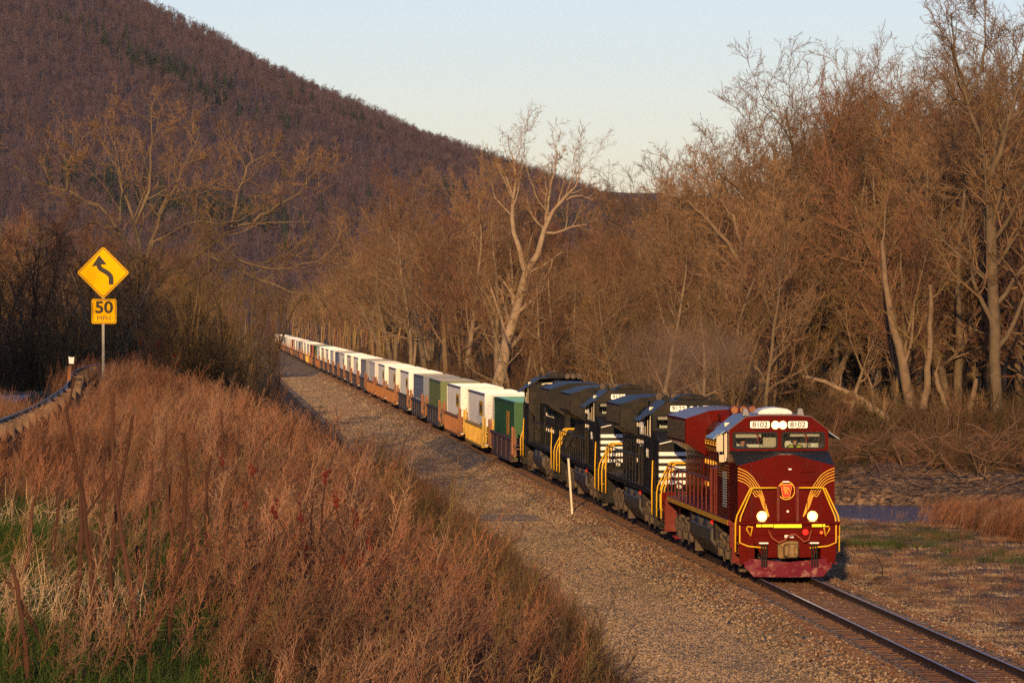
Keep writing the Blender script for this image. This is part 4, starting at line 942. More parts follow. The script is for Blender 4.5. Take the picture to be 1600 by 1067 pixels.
for i in range(NC):
    for d, kind, pool, off in ((kinds, cars[i], 'c', 0.), (boxes, load[i], 'b', 3.63)):
        o = d[kind] if (pool, kind) not in used else copy_tree(d[kind]); used.add((pool, kind))
        o.location = (0, CY0 + i * CP + off, 0 if pool == 'c' else .33)
        if pool == 'c':
            o['category'] = 'rail car'; o['group'] = 'container cars of the train'
            o['label'] = ('%s well car, %s behind the locomotives' % (words[kind], ordn[i])) if i < 37 else ''
        else:
            o['category'] = 'container'; o['group'] = 'containers riding in the well cars'
            o['label'] = ('%s container riding in the %s well car behind the locomotives' % (cw[kind], ordn[i])) if i < 37 else ''
# ---------------------------------------------------------------- trees
rg = np.random.default_rng(11); rnd = random.Random(7)
def px_of(x, y): return 335 + (x + 16.41) / y * 7000
def py_of(z, y): return 496 + (7.5 - z) / y * 7000
def plant_tree(meshes, x, y, s, rz, label, group, sz=None, name='tree', z=None, cat='tree'):
    zz = float(gz(x, y)) - .15 if z is None else z
    r = empty(name, (x, y, zz), rz); r.scale = (s, s, sz or s)
    for nm, me in zip(('trunk', 'crown'), meshes):
        o = bpy.data.objects.new(nm, me); COL.objects.link(o); o.parent = r
    return tag(r, label, cat, group)
TALL = [make_tree(100 + i, H=20, r=.26 + .03 * (i % 3), stems=1 + (i % 3 == 2), limbs=17, lean=(-.06, .05, 0)[i % 3], spread=46 + 5 * (i % 3), n2=8, n3=7, n4=5, rmin=.010, t0=.25, lr=.46,
                  mt=('bark_grey', 'bark_brown', 'bark_grey')[i % 3], mc=('twig', 'twig_red', 'twig')[i % 3], wig=.07) for i in range(7)]
BUSHY = [make_tree(200 + i, H=11, r=.13, stems=4, limbs=22, spread=34, n2=7, n3=6, n4=4, rmin=.009, t0=.10, lr=.45, upw=.14, mt='bark_brown', mc=('twig_olive', 'twig', 'twig_olive', 'twig_red')[i], wig=.1) for i in range(4)]
ABOVE = [(600, 'beyond the train tail'), (650, 'behind the brown well cars'), (700, 'behind the middle containers'), (760, 'behind the nearest containers'), (830, 'left of the rearmost locomotive'), (880, 'behind the rearmost locomotive'), (930, 'behind the third locomotive'), (985, 'behind board 9156'), (1040, 'behind board 9122'), (1090, 'behind the radiator wings'),
         (1150, 'behind the horns'), (1230, 'behind the maroon cab roof'), (1310, 'right of the maroon cab'), (1370, 'above the river'), (1430, 'above the driftwood'), (1480, 'over the root stump'), (1530, 'above the reddish weeds'), (1570, 'left of the right edge'), (9999, 'at the right edge')]
def where(px): return next(b for a, b in ABOVE if px < a)
# skyline of the wood as heights above the rails at each bearing
SKR = [(560, 330), (600, 270), (640, 232), (700, 222), (750, 240), (800, 285), (850, 318), (930, 322), (1000, 345), (1035, 290), (1065, 232), (1100, 222), (1180, 215), (1225, 170), (1260, 60), (1400, 55), (1460, 35), (1530, 55), (1620, 60), (1800, 60)]
RX = np.array([a for a, _ in SKR]); RY = np.array([b for _, b in SKR])
n = 0
rows = [('front row', 234, 285, 42), ('second row', 285, 330, 44), ('middle rows', 330, 420, 60), ('back rows', 420, 560, 56), ('farthest rows', 560, 760, 40)]
for rowname, ya, yb_, cnt in rows:
    for k in range(cnt):
        y = rnd.uniform(ya, yb_); lo = max(580, 335 + 22.5 / y * 7000); px = lo + (1680 - lo) * (k + rnd.random()) / cnt
        x = w_of(px, y)
        if float(river_d(x, y)) < 13.5 or (px > 1240 and y < 258): continue
        ty = float(np.interp(px, RX, RY)); H = 7.5 + (496 - ty) / 7000 * y + .5
        H = min(H, 31) * rnd.uniform(.62, 1.02) * (.9 if rowname == 'front row' else 1)
        if H < 7: H = 7 * rnd.uniform(.8, 1.2)
        kind = rnd.choice(TALL); s = H / 22; bk_ = ('grey', 'brown', 'twin-stemmed')[TALL.index(kind) % 3]
        adj = 'tall' if H > 20 else ('mid-height' if H > 14 else 'low')
        n += 1
        plant_tree(kind, x, y, s * rnd.uniform(.85, 1.05), rnd.uniform(0, 6.28), '%s %s bare tree, %s of the riverside wood, %s' % (adj, bk_, rowname, where(px)), 'bare trees of the riverside wood', sz=s, name='bare_tree')
for k in range(34):                                            # the high dense wood at right
    y = rnd.uniform(262, 350); px = 1225 + (1690 - 1225) * (k + rnd.random()) / 34; x = w_of(px, y)
    H = (7.5 + (496 - float(np.interp(px, RX, RY))) / 7000 * y) * rnd.uniform(.82, 1.0); q = rnd.randrange(7); s = H / 22
    plant_tree(TALL[q], x, y, s * rnd.uniform(.95, 1.15), rnd.uniform(0, 6.28), '%s full-crowned tree of the high wood, %s' % (('grey', 'brown', 'twin-stemmed')[q % 3] + (' nearer' if y < 300 else ' farther'), where(px)), 'bare trees of the riverside wood', sz=s, name='bare_tree')
for k in range(46):                                            # lower bushy trees along the wood's edge
    y = rnd.uniform(236, 420); lo = max(640, 335 + 21.5 / y * 7000); px = lo + (1660 - lo) * (k + rnd.random()) / 46; x = w_of(px, y)
    if float(river_d(x, y)) < 10: continue
    H = rnd.uniform(5, 10) if px < 1250 else rnd.uniform(6, 12)
    plant_tree(rnd.choice(BUSHY), x, y if px < 1240 or y > 262 else y + 30, H / 11, rnd.uniform(0, 6.28), '%s many-stemmed tree at the wood edge %s' % ('big' if H > 9 else 'small', where(px)), 'many-stemmed small trees of the riverside wood', name='small_tree')
# the pale leaning double-stemmed tree
s_ = 7000 / 360.
def T(l, X0, Y0, dy=0.): return [((a - X0) / s_, dy * i, (Y0 - b) / s_) for i, (a, b) in enumerate(l)]
paths = [(T([(772, 640), (780, 587), (795, 528), (809, 470), (820, 430), (829, 392)], 772, 640), .55, .40),
         (T([(829, 392), (819, 353), (804, 305), (807, 261), (812, 225), (806, 190), (803, 175)], 772, 640, .12), .26, .03),
         (T([(807, 261), (795, 225), (780, 200)], 772, 640, -.3), .11, .03),
         (T([(829, 392), (848, 363), (860, 319), (875, 290), (897, 262), (918, 235), (931, 205)], 772, 640, -.12), .30, .03),
         (T([(863, 315), (868, 285), (872, 245), (882, 212), (886, 175)], 772, 640, .2), .17, .03),
         (T([(860, 322), (885, 322), (911, 312), (940, 308), (970, 290)], 772, 640, .25), .13, .02),
         (T([(897, 262), (925, 255), (950, 262), (978, 270)], 772, 640, -.3), .09, .02)]
tw = make_tree(301, limbs=70, paths=[(p, a * 1.15, b * .8) for p, a, b in paths], spread=46, lr=.55, n2=6, n3=5, n4=4, rmin=.010, t0=.35, upw=.14, mt='bark_cream', mc='twig')
plant_tree(tw, w_of(772, 360), 360, .87, 0, 'tall pale tree leaning right and forking into two crowns above the containers', None, z=7.5 - (640 - 496) / s_, name='leaning_tree')
# the broad old tree left, behind the yellow sign
s_ = 7000 / 175.; B0 = (226, 620)
L_ = [([(226, 620), (222, 526), (224, 470), (222, 421)], .50, .34, 0), ([(222, 421), (194, 377), (176, 341), (145, 315), (106, 297), (53, 284), (22, 258)], .20, .03, .1), ([(106, 297), (108, 262), (119, 236), (132, 214)], .09, .02, -.1),
      ([(200, 390), (190, 359), (141, 348), (101, 363), (77, 377), (73, 412)], .12, .02, -.15), ([(222, 430), (216, 385), (211, 346), (194, 306), (189, 275), (172, 245), (165, 200)], .20, .02, .2), ([(213, 350), (229, 306), (238, 249), (240, 200), (236, 165)], .15, .02, -.2),
      ([(224, 440), (233, 385), (251, 337), (260, 306), (282, 293), (335, 293), (383, 300)], .17, .02, .15), ([(233, 395), (242, 381), (282, 359), (300, 346), (344, 350), (374, 346)], .13, .02, -.15),
      ([(222, 480), (240, 445), (264, 425), (317, 395), (361, 355), (397, 346), (485, 346)], .26, .02, .2), ([(361, 355), (375, 289), (397, 249), (441, 236)], .12, .02, .1), ([(340, 375), (379, 412), (441, 421), (500, 405), (529, 381)], .13, .02, -.2),
      ([(317, 395), (379, 425), (440, 450), (500, 465), (545, 470)], .12, .02, .3), ([(397, 346), (440, 320), (480, 290), (500, 262)], .10, .02, -.3), ([(222, 500), (250, 470), (280, 452), (320, 430), (330, 420)], .14, .03, -.3), ([(251, 337), (285, 270), (300, 235), (308, 200)], .08, .02, .3)]
paths = [([((a - B0[0]) / s_, dy * i, (B0[1] - b) / s_) for i, (a, b) in enumerate(l)], r0, r1) for l, r0, r1, dy in L_]
tw = make_tree(302, limbs=95, paths=[(p, a * .5, b * .7) for p, a, b in paths], spread=52, lr=.55, n2=6, n3=5, n4=4, rmin=.006, t0=.2, upw=.10, mt='bark_grey', mc='twig')
plant_tree(tw, w_of(226, 175), 175, 1, 0, 'broad old leafless tree with crooked limbs behind the yellow road sign', None, z=7.5 - (620 - 496) / s_, name='spreading_tree')
# named trees of the right wood: big straight trunk, broken pale snag, leaning trunk by the driftwood
s_ = 7000 / 246.
def TP(l, B0, dy=.1): return [((a - B0[0]) / s_, dy * i, (B0[1] - b) / s_) for i, (a, b) in enumerate(l)]
tw = make_tree(303, limbs=60, paths=[(p_, a_ * .8, b_) for p_, a_, b_ in [(TP([(1566, 780), (1565, 650), (1562, 520), (1556, 430), (1556, 340)], (1566, 780)), .42, .30), (TP([(1556, 345), (1545, 290), (1520, 230), (1500, 150), (1495, 90)], (1566, 780)), .22, .03), (TP([(1556, 350), (1575, 300), (1590, 250), (1610, 190), (1615, 100)], (1566, 780)), .24, .03), (TP([(1563, 420), (1585, 380), (1600, 350), (1640, 330)], (1566, 780)), .14, .02), (TP([(1520, 235), (1540, 180), (1550, 110), (1548, 60)], (1566, 780)), .11, .02)]], spread=44, lr=.5, n2=7, n3=6, n4=4, mt='bark_grey', mc='twig')
plant_tree(tw, w_of(1566, 246), 246, 1, 0, 'thick straight-trunked tree near the right edge, forking high up', None, name='thick_tree')
tw = make_tree(304, limbs=12, paths=[(TP([(1425, 752), (1405, 715), (1380, 690), (1345, 665), (1300, 645), (1262, 635)], (1425, 752)), .27, .08), (TP([(1380, 690), (1350, 680), (1322, 672)], (1425, 752)), .1, .03)], spread=50, lr=.3, n2=6, n3=5, n4=4, rmin=.008, upw=.2, mt='bark_pale', mc='twig')
plant_tree(tw, w_of(1425, 243), 243, 1, 0, 'trunk leaning low to the left over the water beside the maroon cab', None, name='leaning_tree')
tw = make_tree(305, limbs=10, paths=[(TP([(1440, 760), (1430, 690), (1415, 610), (1400, 560), (1390, 500), (1385, 430)], (1440, 760)), .36, .12), (TP([(1450, 700), (1458, 640), (1462, 560), (1462, 500)], (1440, 760)), .24, .1), (TP([(1500, 760), (1485, 690), (1470, 640)], (1440, 760)), .24, .12), (TP([(1520, 760), (1527, 700), (1535, 650)], (1440, 760)), .28, .12)], spread=45, lr=.4, n2=7, n3=5, n4=4, mt='bark_pale', mc='twig_olive')
plant_tree(tw, w_of(1440, 249), 249, 1, 0, 'cluster of leaning trunks rising from the driftwood bank', None, name='tree_cluster')
tw = make_tree(306, limbs=50, paths=[(TP([(1205, 700), (1190, 600), (1172, 480), (1165, 420), (1150, 380)], (1205, 700)), .34, .16), (TP([(1168, 425), (1140, 370), (1100, 330), (1070, 300), (1040, 290)], (1205, 700)), .15, .02), (TP([(1165, 430), (1180, 370), (1210, 320), (1215, 260)], (1205, 700)), .15, .02), (TP([(1160, 380), (1150, 330), (1120, 290), (1095, 240)], (1205, 700)), .12, .02), (TP([(1185, 570), (1140, 560), (1090, 540), (1050, 560), (1020, 590)], (1205, 700)), .14, .02)], spread=50, lr=.45, n2=7, n3=5, n4=4, mt='bark_pale', mc='twig')
plant_tree(tw, w_of(1205, 256), 256, 1, 0, 'crooked wide-spreading tree with long left limbs above the maroon locomotive', None, name='crooked_tree')
for k, (px, y, H) in enumerate([(640, 470, 21), (668, 500, 24), (700, 440, 22), (722, 430, 23), (745, 455, 22), (600, 620, 20), (620, 560, 22), (590, 700, 18), (690, 520, 25)]):
    plant_tree(TALL[(k * 2) % 7], w_of(px, y), y, H / 20, k * 1.3, 'tall bare tree, grove left of the leaning tree, ' + ['over the twelfth container', 'over the tenth container', 'in the middle of the grove', 'just right of the grove middle', 'nearest the leaning tree', 'at the far left end, back', 'second from the left end', 'smallest and farthest left', 'rising highest of the grove'][k], 'grove left of the leaning tree', name='bare_tree')
# left wood
for k in range(58):
    y = rnd.uniform(150, 420) if k < 50 else rnd.uniform(420, 760); hi = min(395, 335 + (16.41 - (12.5 if y < 250 else 17.)) / y * 7000)
    px = -110 + (hi + 110) * rnd.random(); x = w_of(px, y)
    H = min((7.5 + (496 - rnd.uniform(355, 470)) / 7000 * y - float(gz(x, y))), 17) * (1.15 if px < 60 else 1)
    H = max(H, 5); B = rnd.choice(BUSHY) if rnd.random() < .6 else rnd.choice(TALL); s = H / (11 if B in BUSHY else 20)
    d = 'outside the left edge' if px < 0 else 'at the left edge' if px < 50 else 'over the road' if px < 100 else 'behind the yellow sign' if px < 150 else 'just right of the sign' if px < 200 else 'behind the old broad tree' if px < 250 else 'over the bank crest' if px < 300 else 'right of the bank crest' if px < 350 else 'beside the train tail'
    plant_tree(B, x, y, s * 1.1, rnd.uniform(0, 6.28), '%s %s leafless tree of the left wood %s' % ('near' if y < 260 else ('mid-distance' if y < 420 else 'far'), 'low' if H < 7 else ('middling' if H < 10 else 'tall'), d), 'bare trees of the left wood', sz=s, name='bare_tree')
for k, (px, y, H) in enumerate([(436, 240, 9.5), (424, 235, 8), (414, 242, 9), (392, 250, 8.5), (378, 300, 11), (330, 215, 8), (300, 150, 7)]):
    m = BUSHY[k % 4] if k > 3 else TALL[k]
    plant_tree(m, w_of(px, y), y, H / (11 if k > 3 else 20) * (.75 if k > 2 else .3), k * 1.7, ['slim pale sapling', 'thin sapling', 'young slender tree', 'small twiggy tree', 'upright twiggy tree', 'olive-twigged bush-like tree', 'low twiggy tree'][k] + ' on the bank left of the train tail', 'saplings beside the train tail', sz=H / (11 if k > 3 else 20), name='sapling')
# trees out of frame, left of and behind the camera, that shade the left wood and the foot of the bank
for k, (x, y, H) in enumerate([(-31, 70, 13), (-35, 95, 14), (-40, 82, 15), (-30.5, 112, 12), (-44, 110, 15), (-38, 122, 13), (-31, 132, 10), (-48, 90, 16), (-36, 142, 11), (-43, 60, 16), (-15, -11, 12.5), (-13, -14, 14.5), (-11.5, -11, 14), (-10, -15, 14)] + [(-29.5 - 3.1 * (q % 6) - (q * 7 % 5) * .4, 56 + 13 * (q // 6) + (q * 5 % 7), 15 + (q * 3 % 5)) for q in range(42)]):
    plant_tree(TALL[k % 7] if k % 2 else BUSHY[k % 4], x, y, H / (20 if k % 2 else 11), k, 'bare roadside tree outside the view, shading the bank and the wood', 'roadside trees outside the view', name='roadside_tree')

# ---------------------------------------------------------------- far woods and ridge woods (uncountable)
def far_tree(seed, mt, rm=.02, n=16, hh=18, lr=.36, sp=38, up=.12):
    r_ = np.random.default_rng(seed); A = Acc(); H = hh
    P, Q = grow(r_, np.zeros((1, 3)), np.array([[r_.normal(0, .05), 0, 1.]]), np.array([H * .95]), np.array([.24]), 7, .05, .05, .2); A.add(tubes(P, Q, 4))
    P1, Q1 = sprout(r_, P, Q, n, lr, sp, 4, .12, up, .3, rm * 2, .5, .4); A.add(tubes(P1, Q1, 3))
    P2, Q2 = sprout(r_, P1, Q1, 8, .5, 38, 3, .15, .1, .2, rm * 1.2, .6, .5); A.add(tubes(P2, Q2, 3))
    P3, Q3 = sprout(r_, P2, Q2, 4, .55, 35, 2, .15, .1, .2, rm, .7, .7); A.add(tubes(P3, Q3, 3))
    return A.mesh('far_tree', M[mt])
FT = [far_tree(400 + i, ('twig', 'twig_olive', 'twig_red', 'twig')[i % 4], .016) for i in range(6)]
pts = []
while len(pts) < 3600:
    y = 620 + 1550 * rnd.random() ** 1.3; px = rnd.uniform(-150, 1850); x = w_of(px, y)
    if -13 < x < 7.5: continue
    if -30 < x < -13 and y < 700: continue
    pts.append((x, y))
pts = np.array(pts); z = gz(pts[:, 0], pts[:, 1]); N = len(pts)
sk = np.interp(px_of(pts[:, 0], pts[:, 1]), RX, RY); lim = 7.5 + (505 - sk) / 7000 * pts[:, 1]
lf = pts[:, 0] < -5
hs_ = np.minimum(np.where(lf, 15, 20) * rg.uniform(.6, 1.1, N), np.maximum(lim, 6)) / 20.5
scatter('far_woods', FT, np.column_stack([pts, z]), rg.uniform(0, 6.28, N), hs_, rg.integers(0, 6, N), 'distant leafless wood filling the valley floor')
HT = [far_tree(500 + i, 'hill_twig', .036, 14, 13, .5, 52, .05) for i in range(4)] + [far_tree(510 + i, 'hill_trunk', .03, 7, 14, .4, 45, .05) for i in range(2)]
N = 23000; hxp = rg.uniform(-120, 1180, N * 3); hy = 2250 + 2050 * rg.random(N * 3) ** .8; X = -16.41 + (hxp - 335) / 7000 * hy
keep = np.arange(N * 3)[:N]; X, hy = X[keep], hy[keep]; Z = hill_z(X, hy)
con = ((lump(X, hy, 150, 5) + rg.normal(0, .3, N)) > .9) & (hy < 3850)
tree_idx = np.where(rg.random(N) < .09, rg.integers(4, 6, N), rg.integers(0, 4, N))
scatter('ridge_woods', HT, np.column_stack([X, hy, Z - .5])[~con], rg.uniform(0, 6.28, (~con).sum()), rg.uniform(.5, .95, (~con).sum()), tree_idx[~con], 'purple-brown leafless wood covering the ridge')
scatter('ridge_pines', [make_conifer(600 + i) for i in range(3)], np.column_stack([X, hy, Z - .5])[con], rg.uniform(0, 6.28, con.sum()), rg.uniform(.8, 1.35, con.sum()), rg.integers(0, 3, con.sum()), 'scattered dark green pines on the ridge')
# ---------------------------------------------------------------- undergrowth, weeds, grass
SH = [make_shrub(700 + i, 2.6, 16, ('brush', 'brush_olive', 'twig_red', 'brush')[i % 4], .007, .018) for i in range(6)]
pts = []
while len(pts) < 3000:                                         # thicket under the right wood and along the track
    y = 225 + 520 * rnd.random() ** 1.2; px = rnd.uniform(500, 1700); x = w_of(px, y)
    if x < 4.2 or float(river_d(x, y)) < 9.5 or (y < 236 and px > 1270) or (y < 232): continue
    pts.append((x, y))
while len(pts) < 4200:
    y = rnd.uniform(140, 640); x = rnd.uniform(-60, -8.5); px = px_of(x, y)
    if not -60 < px < 640: continue
    if y < 330 and x > -9.5: continue
    if px > 425 and y > 190 and x > -17: continue
    if y > 280 and x > -14: continue
    pts.append((x, y))
pts = np.array(pts); N = len(pts)
scatter('thicket', SH, np.column_stack([pts, gz(pts[:, 0], pts[:, 1]) - .05]), rg.uniform(0, 6.28, N), rg.uniform(.45, 1.35, N), rg.integers(0, 6, N), 'tangled leafless undergrowth beneath the trees')
WD = [make_weed(800 + i, 1.1, 9, ('weed', 'weed', 'weed_pale')[i % 3], .42, r=.0042) for i in range(6)]
pts = []
def dens(x, y):
    px = px_of(x, y)
    if y < 52 and x < -16.3 + (y - 28) * .01: return .16 if y > 40 else .06          # open grass near the camera
    return 1.
while len(pts) < 7600:
    y = 26 + 150 * rnd.random(); x = rnd.uniform(-20.2, -6.3); px = px_of(x, y)
    if not -60 < px < 1150 or py_of(float(gz(x, y)) + 1.3, y) > 1080: continue
    if x < -19.0 and y < 108: continue
    ed = float(np.interp(y, [90, 100, 125, 400], [-9.1, -8.9, -7.8, -7.2]))
    if x > ed: continue
    if x > -12.8 and rnd.random() < (.86 if x > -9.8 else .6): continue
    if rnd.random() > dens(x, y): continue
    if lump(x * 1.3, y * .7, 1.7, 6) > .62 and x > -18.5 and rnd.random() < .85: continue       # openings showing soil and grass
    pts.append((x, y))
pts = np.array(pts); N = len(pts); sc = rg.uniform(.5, 1.15, N) * np.where(pts[:, 0] > -11.5, .62, 1) * (1 - .35 * sstep(95, 150, pts[:, 1])) * (1 + .25 * lump(pts[:, 0], pts[:, 1], 2.2)) * np.where((pts[:, 0] < -17.3) & (pts[:, 1] < 100), .74, 1)
scatter('dry_weeds', WD + [make_weed(840 + i, 1.0, 11, 'weed_dark', .35, r=.004) for i in range(2)] + [make_weed(850, 1.15, 9, 'weed_pale', .6, r=.0045), make_weed(851, .9, 12, 'twig_olive', .5, r=.0038)], np.column_stack([pts, gz(pts[:, 0], pts[:, 1]) - .03]), rg.normal(-.2, .35, N), sc, np.where(lump(pts[:, 0], pts[:, 1], 1.9, 2) + rg.normal(0, .35, N) > .55, 6 + rg.integers(0, 2, N), np.where(lump(pts[:, 0], pts[:, 1], 2.6, 5) + rg.normal(0, .3, N) > .5, 8 + rg.integers(0, 2, N), rg.integers(0, 6, N))), 'rust-brown dead weeds covering the road bank')
pts = []
while len(pts) < 1000:                                          # reddish weeds on the river side
    y = rnd.uniform(150, 205); x = rnd.uniform(4, 24); px = px_of(x, y)
    if px < 1400 or px > 1700 or (px < 1500 and y < 176) or rnd.random() > ((px - 1390) / 170) ** 1.5 or lump(x, y, 2.4, 3) + rnd.gauss(0, .3) < -.45: continue
    lo_y = 166 + (1600 - px) * .085
    if y < lo_y or float(river_d(x, y)) < 12: continue
    pts.append((x, y))
pts = np.array(pts); N = len(pts)
scatter('riverside_weeds', WD, np.column_stack([pts, gz(pts[:, 0], pts[:, 1]) - .03]), rg.normal(0, .5, N), rg.uniform(.5, 1.1, N), rg.integers(0, 6, N), 'reddish dry weeds on the near river bank')
GR = [make_grass(900 + i, .33, 70, 'grass', .28, .0045) for i in range(3)]
pts = []
while len(pts) < 2300:
    y = 24 + 26 * rnd.random() ** 1.2; x = rnd.uniform(-19.5, -15.2); px = px_of(x, y)
    if not -80 < px < 900: continue
    if x > -16.5 and rnd.random() < .8: continue
    pts.append((x, y))
for _ in range(3600):
    y = rnd.uniform(44, 125); x = rnd.uniform(-18.5, -12)
    if lump(x * 1.3, y * .7, 1.7, 6) > .5: pts.append((x, y))
for _ in range(420):
    y = rnd.uniform(150, 178); x = rnd.uniform(4.8, 12)
    if lump(x, y, 3, 1) + rnd.uniform(-.4, .4) > .15 and x > 7.4 - (y - 150) * .09: pts.append((x, y))
pts = np.array(pts); N = len(pts)
scatter('green_grass', GR, np.column_stack([pts, gz(pts[:, 0], pts[:, 1]) - .01]), rg.uniform(0, 6.28, N), rg.uniform(.6, 1.2, N), rg.integers(0, 3, N), 'fresh green grass on the bank below the camera')
pts = []
while len(pts) < 1500:                                         # low brush below the bank, the hollow's shade put into its dark colour
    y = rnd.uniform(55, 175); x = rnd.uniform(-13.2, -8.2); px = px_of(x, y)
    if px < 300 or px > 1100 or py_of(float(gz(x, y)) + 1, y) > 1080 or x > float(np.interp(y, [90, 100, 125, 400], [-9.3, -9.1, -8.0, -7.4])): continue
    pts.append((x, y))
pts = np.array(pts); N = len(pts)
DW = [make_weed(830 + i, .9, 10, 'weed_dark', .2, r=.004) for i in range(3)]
scatter('hollow_brush', DW + SH[:2], np.column_stack([pts, gz(pts[:, 0], pts[:, 1]) - .03]), rg.uniform(0, 6.28, N), rg.uniform(.35, .8, N), rg.integers(0, 5, N), 'low brush in the hollow below the bank, coloured dark for its shade')
pts = []
while len(pts) < 1900:                                          # scrub on the far river bank
    y = rnd.uniform(214, 256); px = rnd.uniform(1270, 1700); x = w_of(px, y)
    if float(river_d(x, y)) < 12.2 or lump(x, y, 2.1, 1) < -.1: continue
    pts.append((x, y))
pts = np.array(pts); N = len(pts)
scatter('far_bank_scrub', DW + [SH[0], SH[1], SH[2], WD[0]], np.column_stack([pts, gz(pts[:, 0], pts[:, 1]) - .03]), rg.uniform(0, 6.28, N), rg.uniform(.15, .5, N), rg.integers(0, 7, N), 'low brown scrub on the far river bank')
DG = [make_grass(930 + i, .6, 50, ('weed_pale', 'weed')[i % 2], .25, .005, .05, .15) for i in range(4)]
pts = []
while len(pts) < 1900:                                         # dry grass along the foot of the bank and by the gravel
    y = 80 + 160 * rnd.random() ** 1.3; ed = float(np.interp(y, [90, 100, 125, 400], [-8.2, -8.0, -7.0, -6.7])); x = ed + rnd.gauss(-.5, .7); px = px_of(x, y)
    if x > ed + .35 + .3 * lump(y, y, 5): continue
    if not -60 < px < 1200: continue
    pts.append((x, y))
while len(pts) < 2400:
    y = rnd.uniform(120, 200); x = rnd.uniform(3.6, 13); px = px_of(x, y)
    if px > 1660 or px < 1290 or rnd.random() > .5 + lump(x, y, 2.5) or float(river_d(x, y)) < 9: continue
    pts.append((x, y))
for _ in range(380): pts.append((rnd.uniform(-21.3, -20.4), rnd.uniform(40, 92)))
pts = np.array(pts); N = len(pts)
scatter('dry_grass', DG, np.column_stack([pts, gz(pts[:, 0], pts[:, 1]) - .01]), rg.uniform(0, 6.28, N), rg.uniform(.5, 1.15, N) * np.where(pts[:, 0] > 0, .45, 1), rg.integers(0, 4, N), 'dry grass along the edge of the gravel')
N = 5200; yy = 92 + 110 * rg.random(N) ** 1.2; xx = 3.3 + 13 * rg.random(N) ** 1.2; k = (px_of(xx, yy) < 1660) & (river_d(xx, yy) > 9.5) & (lump(xx, yy, 2.2, 4) + rg.normal(0, .4, N) > -.1); xx, yy = xx[k], yy[k]; N = len(xx)  # pale tufts added so the dim dirt catches the low sun
scatter('ground_litter', [make_grass(970 + i, .22, 40, ('straw', 'weed_pale', 'drift')[i], .3, .006, .2, .9) for i in range(3)], np.column_stack([xx, yy, gz(xx, yy) + .01]), rg.uniform(0, 6.28, N), rg.uniform(.3, .9, N), rg.integers(0, 3, N), 'pale stalks and litter added to catch light on the dirt right of the track')
ST = [make_grass(950 + i, .5, 60, 'straw', .25, .006, .3, .9) for i in range(3)]
pts = []
for cx_, cy_, rr, nn_ in ((-17.75, 33.5, .5, 34), (-17.85, 31.5, .45, 26), (-18.3, 43.5, .6, 22), (-17.9, 36.5, .4, 14)):
    for _ in range(nn_): pts.append((cx_ + rnd.gauss(0, rr * .5), cy_ + rnd.gauss(0, rr)))
pts = np.array(pts); N = len(pts)
scatter('pale_straw', ST, np.column_stack([pts, gz(pts[:, 0], pts[:, 1]) + .02]), rg.uniform(-1, 1, N), rg.uniform(.6, 1.2, N), rg.integers(0, 3, N), 'flattened pale straw in the lower left corner')
OS = [make_shrub(720 + i, 2.6, 9, ('twig', 'twig_olive', 'twig_red', 'twig', 'brush', 'twig_olive')[i], .006, .016, .3, 5, 3, .15) for i in range(6)]
# shrubs one can tell apart between the bank and the gravel
for k, (px, y, H, kd) in enumerate([(480, 235, 1.6, 0), (520, 215, 2.0, 2), (560, 200, 2.6, 3), (600, 185, 3.4, 2), (640, 172, 3.6, 0), (672, 160, 3.3, 3), (700, 158, 3.8, 2), (725, 152, 3.4, 0), (560, 130, 3.0, 1), (590, 120, 3.4, 1), (620, 125, 2.8, 4), (650, 135, 3.2, 5), (700, 100, 1.8, 1), (770, 96, 1.7, 4), (655, 88, 1.8, 5), (610, 92, 2.0, 1), (820, 100, 1.4, 0), (540, 165, 3.0, 5), (432, 205, 3.2, 1), (440, 200, 2.6, 5)]):
    x = w_of(px, y); lab = ['grey-brown leafless shrub', 'olive-twigged shrub', 'reddish-twigged shrub', 'brown leafless shrub', 'dense grey shrub', 'olive spiky shrub'][kd]
    H *= .8; o = bpy.data.objects.new('shrub', OS[kd]); COL.objects.link(o); o.location = (x, y, float(gz(x, y)) - .05); s = H / 2.6; o.scale = (s, s, s); o.rotation_euler.z = k
    tag(o, '%s at the foot of the bank, %s' % (lab, ['farthest, by the shaded gravel', 'far up the gravel edge', 'below the distant gravel bend', 'left of the gravel patch', 'in front of the sunny gravel', 'just left of the crossing path', 'by the end of the crossing path', 'nearest the crossing path', 'in the shaded hollow', 'in the middle of the hollow', 'right of the hollow', 'upper right of the hollow', 'at the bottom edge', 'low at the bottom right', 'at the bottom centre', 'bottom centre, left one', 'beside the dry grass at the bottom', 'halfway down the slope', 'under the saplings', 'right under the saplings'][k]), 'shrub', 'shrubs at the foot of the bank')
